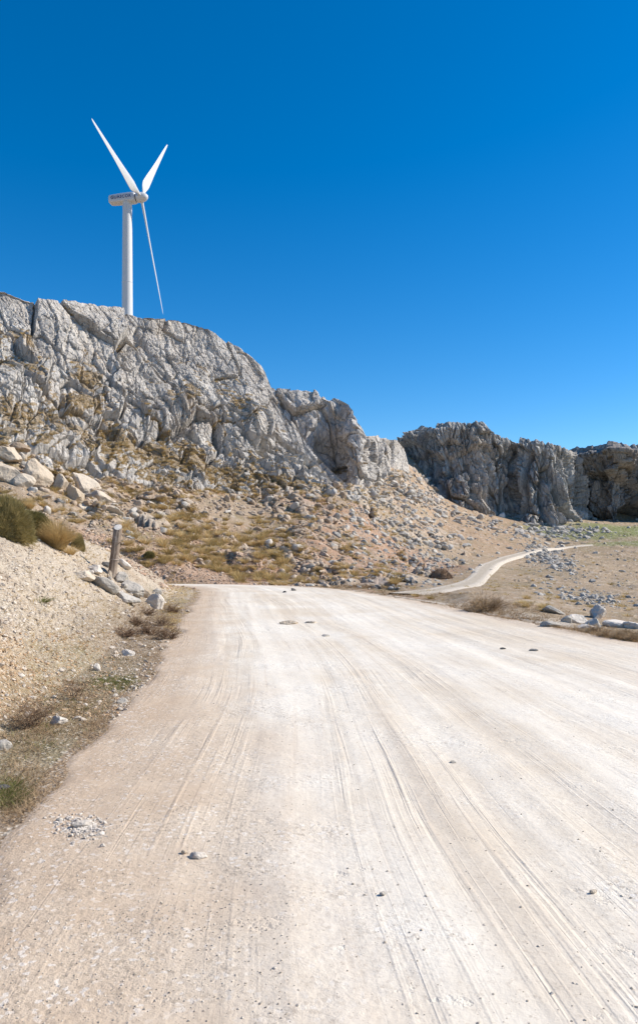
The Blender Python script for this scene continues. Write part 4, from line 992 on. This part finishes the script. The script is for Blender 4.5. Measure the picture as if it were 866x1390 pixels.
# nacelle: a rounded box lofted along its axis
nac = bpy.data.objects.new('x', None)
def frame_matrix():
    m = Matrix.Identity(4); 
    for i in range(3): m[i][0] = nv[i]; m[i][1] = av[i]; m[i][2] = bv[i]
    m.translation = hub - turb.location; return m
FM = frame_matrix()
def section(hw, hh, zc, ex=5, n=40):
    t = np.linspace(0, 2 * np.pi, n, endpoint=False); c, s_ = np.cos(t), np.sin(t)
    return np.c_[hw * np.sign(c) * np.abs(c) ** (2 / ex), zc + hh * np.sign(s_) * np.abs(s_) ** (2 / ex)]
secs_ = [(-6.75, .05, .05, .0), (-6.74, .78, .66, .02), (-6.6, .92, .78, .02), (-6.3, .98, .83, .02), (-5.0, 1.03, .90, .02), (-3.0, 1.05, .95, .03), (-1.9, 1.05, .97, .03), (-1.35, 1.0, .93, .0), (-1.1, .86, .82, -.02), (-1.05, .05, .05, 0)]
V = np.concatenate([np.c_[np.full(40, x), section(hw, hh, zc)] for x, hw, hh, zc in secs_]); V[:, 2] += 0
Q = np.array([(i * 40 + j, i * 40 + (j + 1) % 40, (i + 1) * 40 + (j + 1) % 40, (i + 1) * 40 + j) for i in range(len(secs_) - 1) for j in range(40)])
nacelle = link('nacelle', mk_mesh('nacelle', V, Q, True, white), turb); nacelle.matrix_local = FM
V, Q = lathe([(.05, 0), (.80, 0), (.82, .22), (.05, .22)], 36); V = V[:, [2, 0, 1]] + np.array([-1.12, 0, 0]); sg = link('shaft_gap', mk_mesh('shaft_gap', V, Q, True, dgrey), turb); sg.matrix_local = FM
V, Q = lathe([(.02, 1.45), (.30, 1.38), (.58, 1.15), (.80, .80), (.94, .35), (1.0, -.2), (.98, -.75), (.86, -.9), (.02, -.9)], 36); V = V[:, [2, 0, 1]]
hb = link('hub', mk_mesh('hub', V, Q, True, white), turb); hb.matrix_local = FM
# blades
def blade_mesh():
    st = [(.5, .55, 1.0, 0), (1.2, .55, 1.0, 0), (2.2, .85, .6, 16), (3.4, 1.45, .30, 15), (4.6, 1.85, .22, 13), (6.5, 1.75, .19, 10), (9.5, 1.45, .17, 7), (13, 1.12, .16, 4), (17, .82, .15, 2), (20.5, .55, .14, 1), (22.2, .36, .13, 0), (22.75, .18, .13, 0), (22.87, .03, .2, 0)]
    xs = np.array([s[0] for s in st]); R = np.concatenate([np.linspace(.5, 5, 26), np.linspace(5.2, 22, 40), np.linspace(22.1, 22.87, 10)])
    ch, th, tw = [pchip(xs, [s[k] for s in st], R) for k in (1, 2, 3)]
    n = 28; t = np.linspace(0, 2 * np.pi, n, endpoint=False); V = []
    for r_, c, h, w in zip(R, ch, th, tw):
        rd = 1 - sstep(1.2, 3.2, r_)
        x = .5 * c * np.cos(t); camber = (1 + .55 * np.cos(t)) * (1 - rd) + rd     # round nose forward, thin trailing edge
        y = .5 * c * h * np.sin(t) * np.where(rd > .99, 1, camber * .9)
        x = x - .18 * c * (1 - rd)                                                   # pitch axis ahead of mid chord
        w = -math.radians(w + 7); X = x * math.cos(w) - y * math.sin(w); Y = x * math.sin(w) + y * math.cos(w)
        V.append(np.c_[X, Y, np.full(n, r_)])
    V = np.concatenate(V); Q = np.array([(i * n + j, i * n + (j + 1) % n, (i + 1) * n + (j + 1) % n, (i + 1) * n + j) for i in range(len(R) - 1) for j in range(n)])
    return mk_mesh('blade', V, Q, True, white)
bm_ = blade_mesh()
for k in range(3):
    t = ph + k * 2 * math.pi / 3
    rd = ((av * math.cos(t) + bv * math.sin(t)) * math.cos(cone) + nv * math.sin(cone)).normalized()
    le = (av * math.sin(t) - bv * math.cos(t)).normalized(); th_ = rd.cross(le)
    m = Matrix.Identity(4)
    for i in range(3): m[i][0] = le[i]; m[i][1] = th_[i]; m[i][2] = rd[i]
    m.translation = hub - turb.location
    o = link('blade', bm_, turb); o.matrix_local = m
# lettering on the flank that faces the road
cu = bpy.data.curves.new('lettering', 'FONT'); cu.body = 'GUASCOR'; cu.size = .86; cu.extrude = .01; cu.align_x = 'CENTER'; cu.align_y = 'CENTER'; cu.space_character = 1.12; cu.offset = .012
tmp = bpy.data.objects.new('tmp', cu); COL.objects.link(tmp); bpy.context.view_layer.update()
lm = bpy.data.meshes.new_from_object(tmp.evaluated_get(bpy.context.evaluated_depsgraph_get())); bpy.data.objects.remove(tmp)
navy = paint('navy lettering', (.03, .05, .16)); lm.materials.clear(); lm.materials.append(navy)
lt = link('lettering', lm, nacelle); lt.matrix_local = Matrix.Translation((-3.95, -1.062, .08)) @ Matrix.Rotation(math.pi / 2, 4, 'X')
sb = []
for zc in (.56, -.40):
    sb.append(np.array([(-6.1, -1.062, zc - .03), (-1.9, -1.062, zc - .03), (-1.9, -1.062, zc + .03), (-6.1, -1.062, zc + .03)]))

# ------------------------------------------------------------------ light, sky, camera
SUN_EL, SUN_AZ = math.radians(38), math.radians(80)     # azimuth measured from +Y towards +X
sd = Vector((math.sin(SUN_AZ) * math.cos(SUN_EL), math.cos(SUN_AZ) * math.cos(SUN_EL), math.sin(SUN_EL)))
sl_ = bpy.data.lights.new('sun', 'SUN'); sl_.energy = 5.0; sl_.angle = math.radians(.53); sl_.color = (1, .93, .83)
so = bpy.data.objects.new('sun', sl_); COL.objects.link(so); so.rotation_euler = sd.to_track_quat('Z', 'Y').to_euler(); so.location = (60, 10, 80)
wd = bpy.data.worlds.new('World'); scene.world = wd; wd.use_nodes = True; g = N(wd.node_tree); bg = wd.node_tree.nodes['Background']
sky = g.n('ShaderNodeTexSky'); sky.sky_type = 'NISHITA'; sky.sun_disc = False; sky.sun_elevation = SUN_EL; sky.sun_rotation = SUN_AZ
sky.altitude = 1200; sky.air_density = 1.0; sky.dust_density = .25; sky.ozone_density = 3.0
hs = g.n('ShaderNodeHueSaturation'); hs.inputs['Saturation'].default_value = 1.42; hs.inputs['Value'].default_value = 1.27
g.L(sky.outputs[0], hs.inputs['Color']); g.L(hs.outputs[0], bg.inputs[0]); bg.inputs[1].default_value = .10
cam = bpy.data.cameras.new('camera'); co = bpy.data.objects.new('camera', cam); COL.objects.link(co); scene.camera = co
co.location = (0, 0, CAMZ); co.rotation_euler = (math.radians(90), 0, 0)
cam.sensor_fit = 'VERTICAL'; cam.sensor_height = 36; cam.sensor_width = 24; cam.lens = 36 * F / 1390; cam.shift_y = (HY - 695) / 1390; cam.clip_start = .05; cam.clip_end = 9000
scene.view_settings.view_transform = 'Standard'; scene.view_settings.look = 'None'; scene.view_settings.exposure = .36; scene.view_settings.gamma = 1
scene.render.engine = 'CYCLES'; scene.cycles.max_bounces = 6; scene.cycles.use_denoising = True
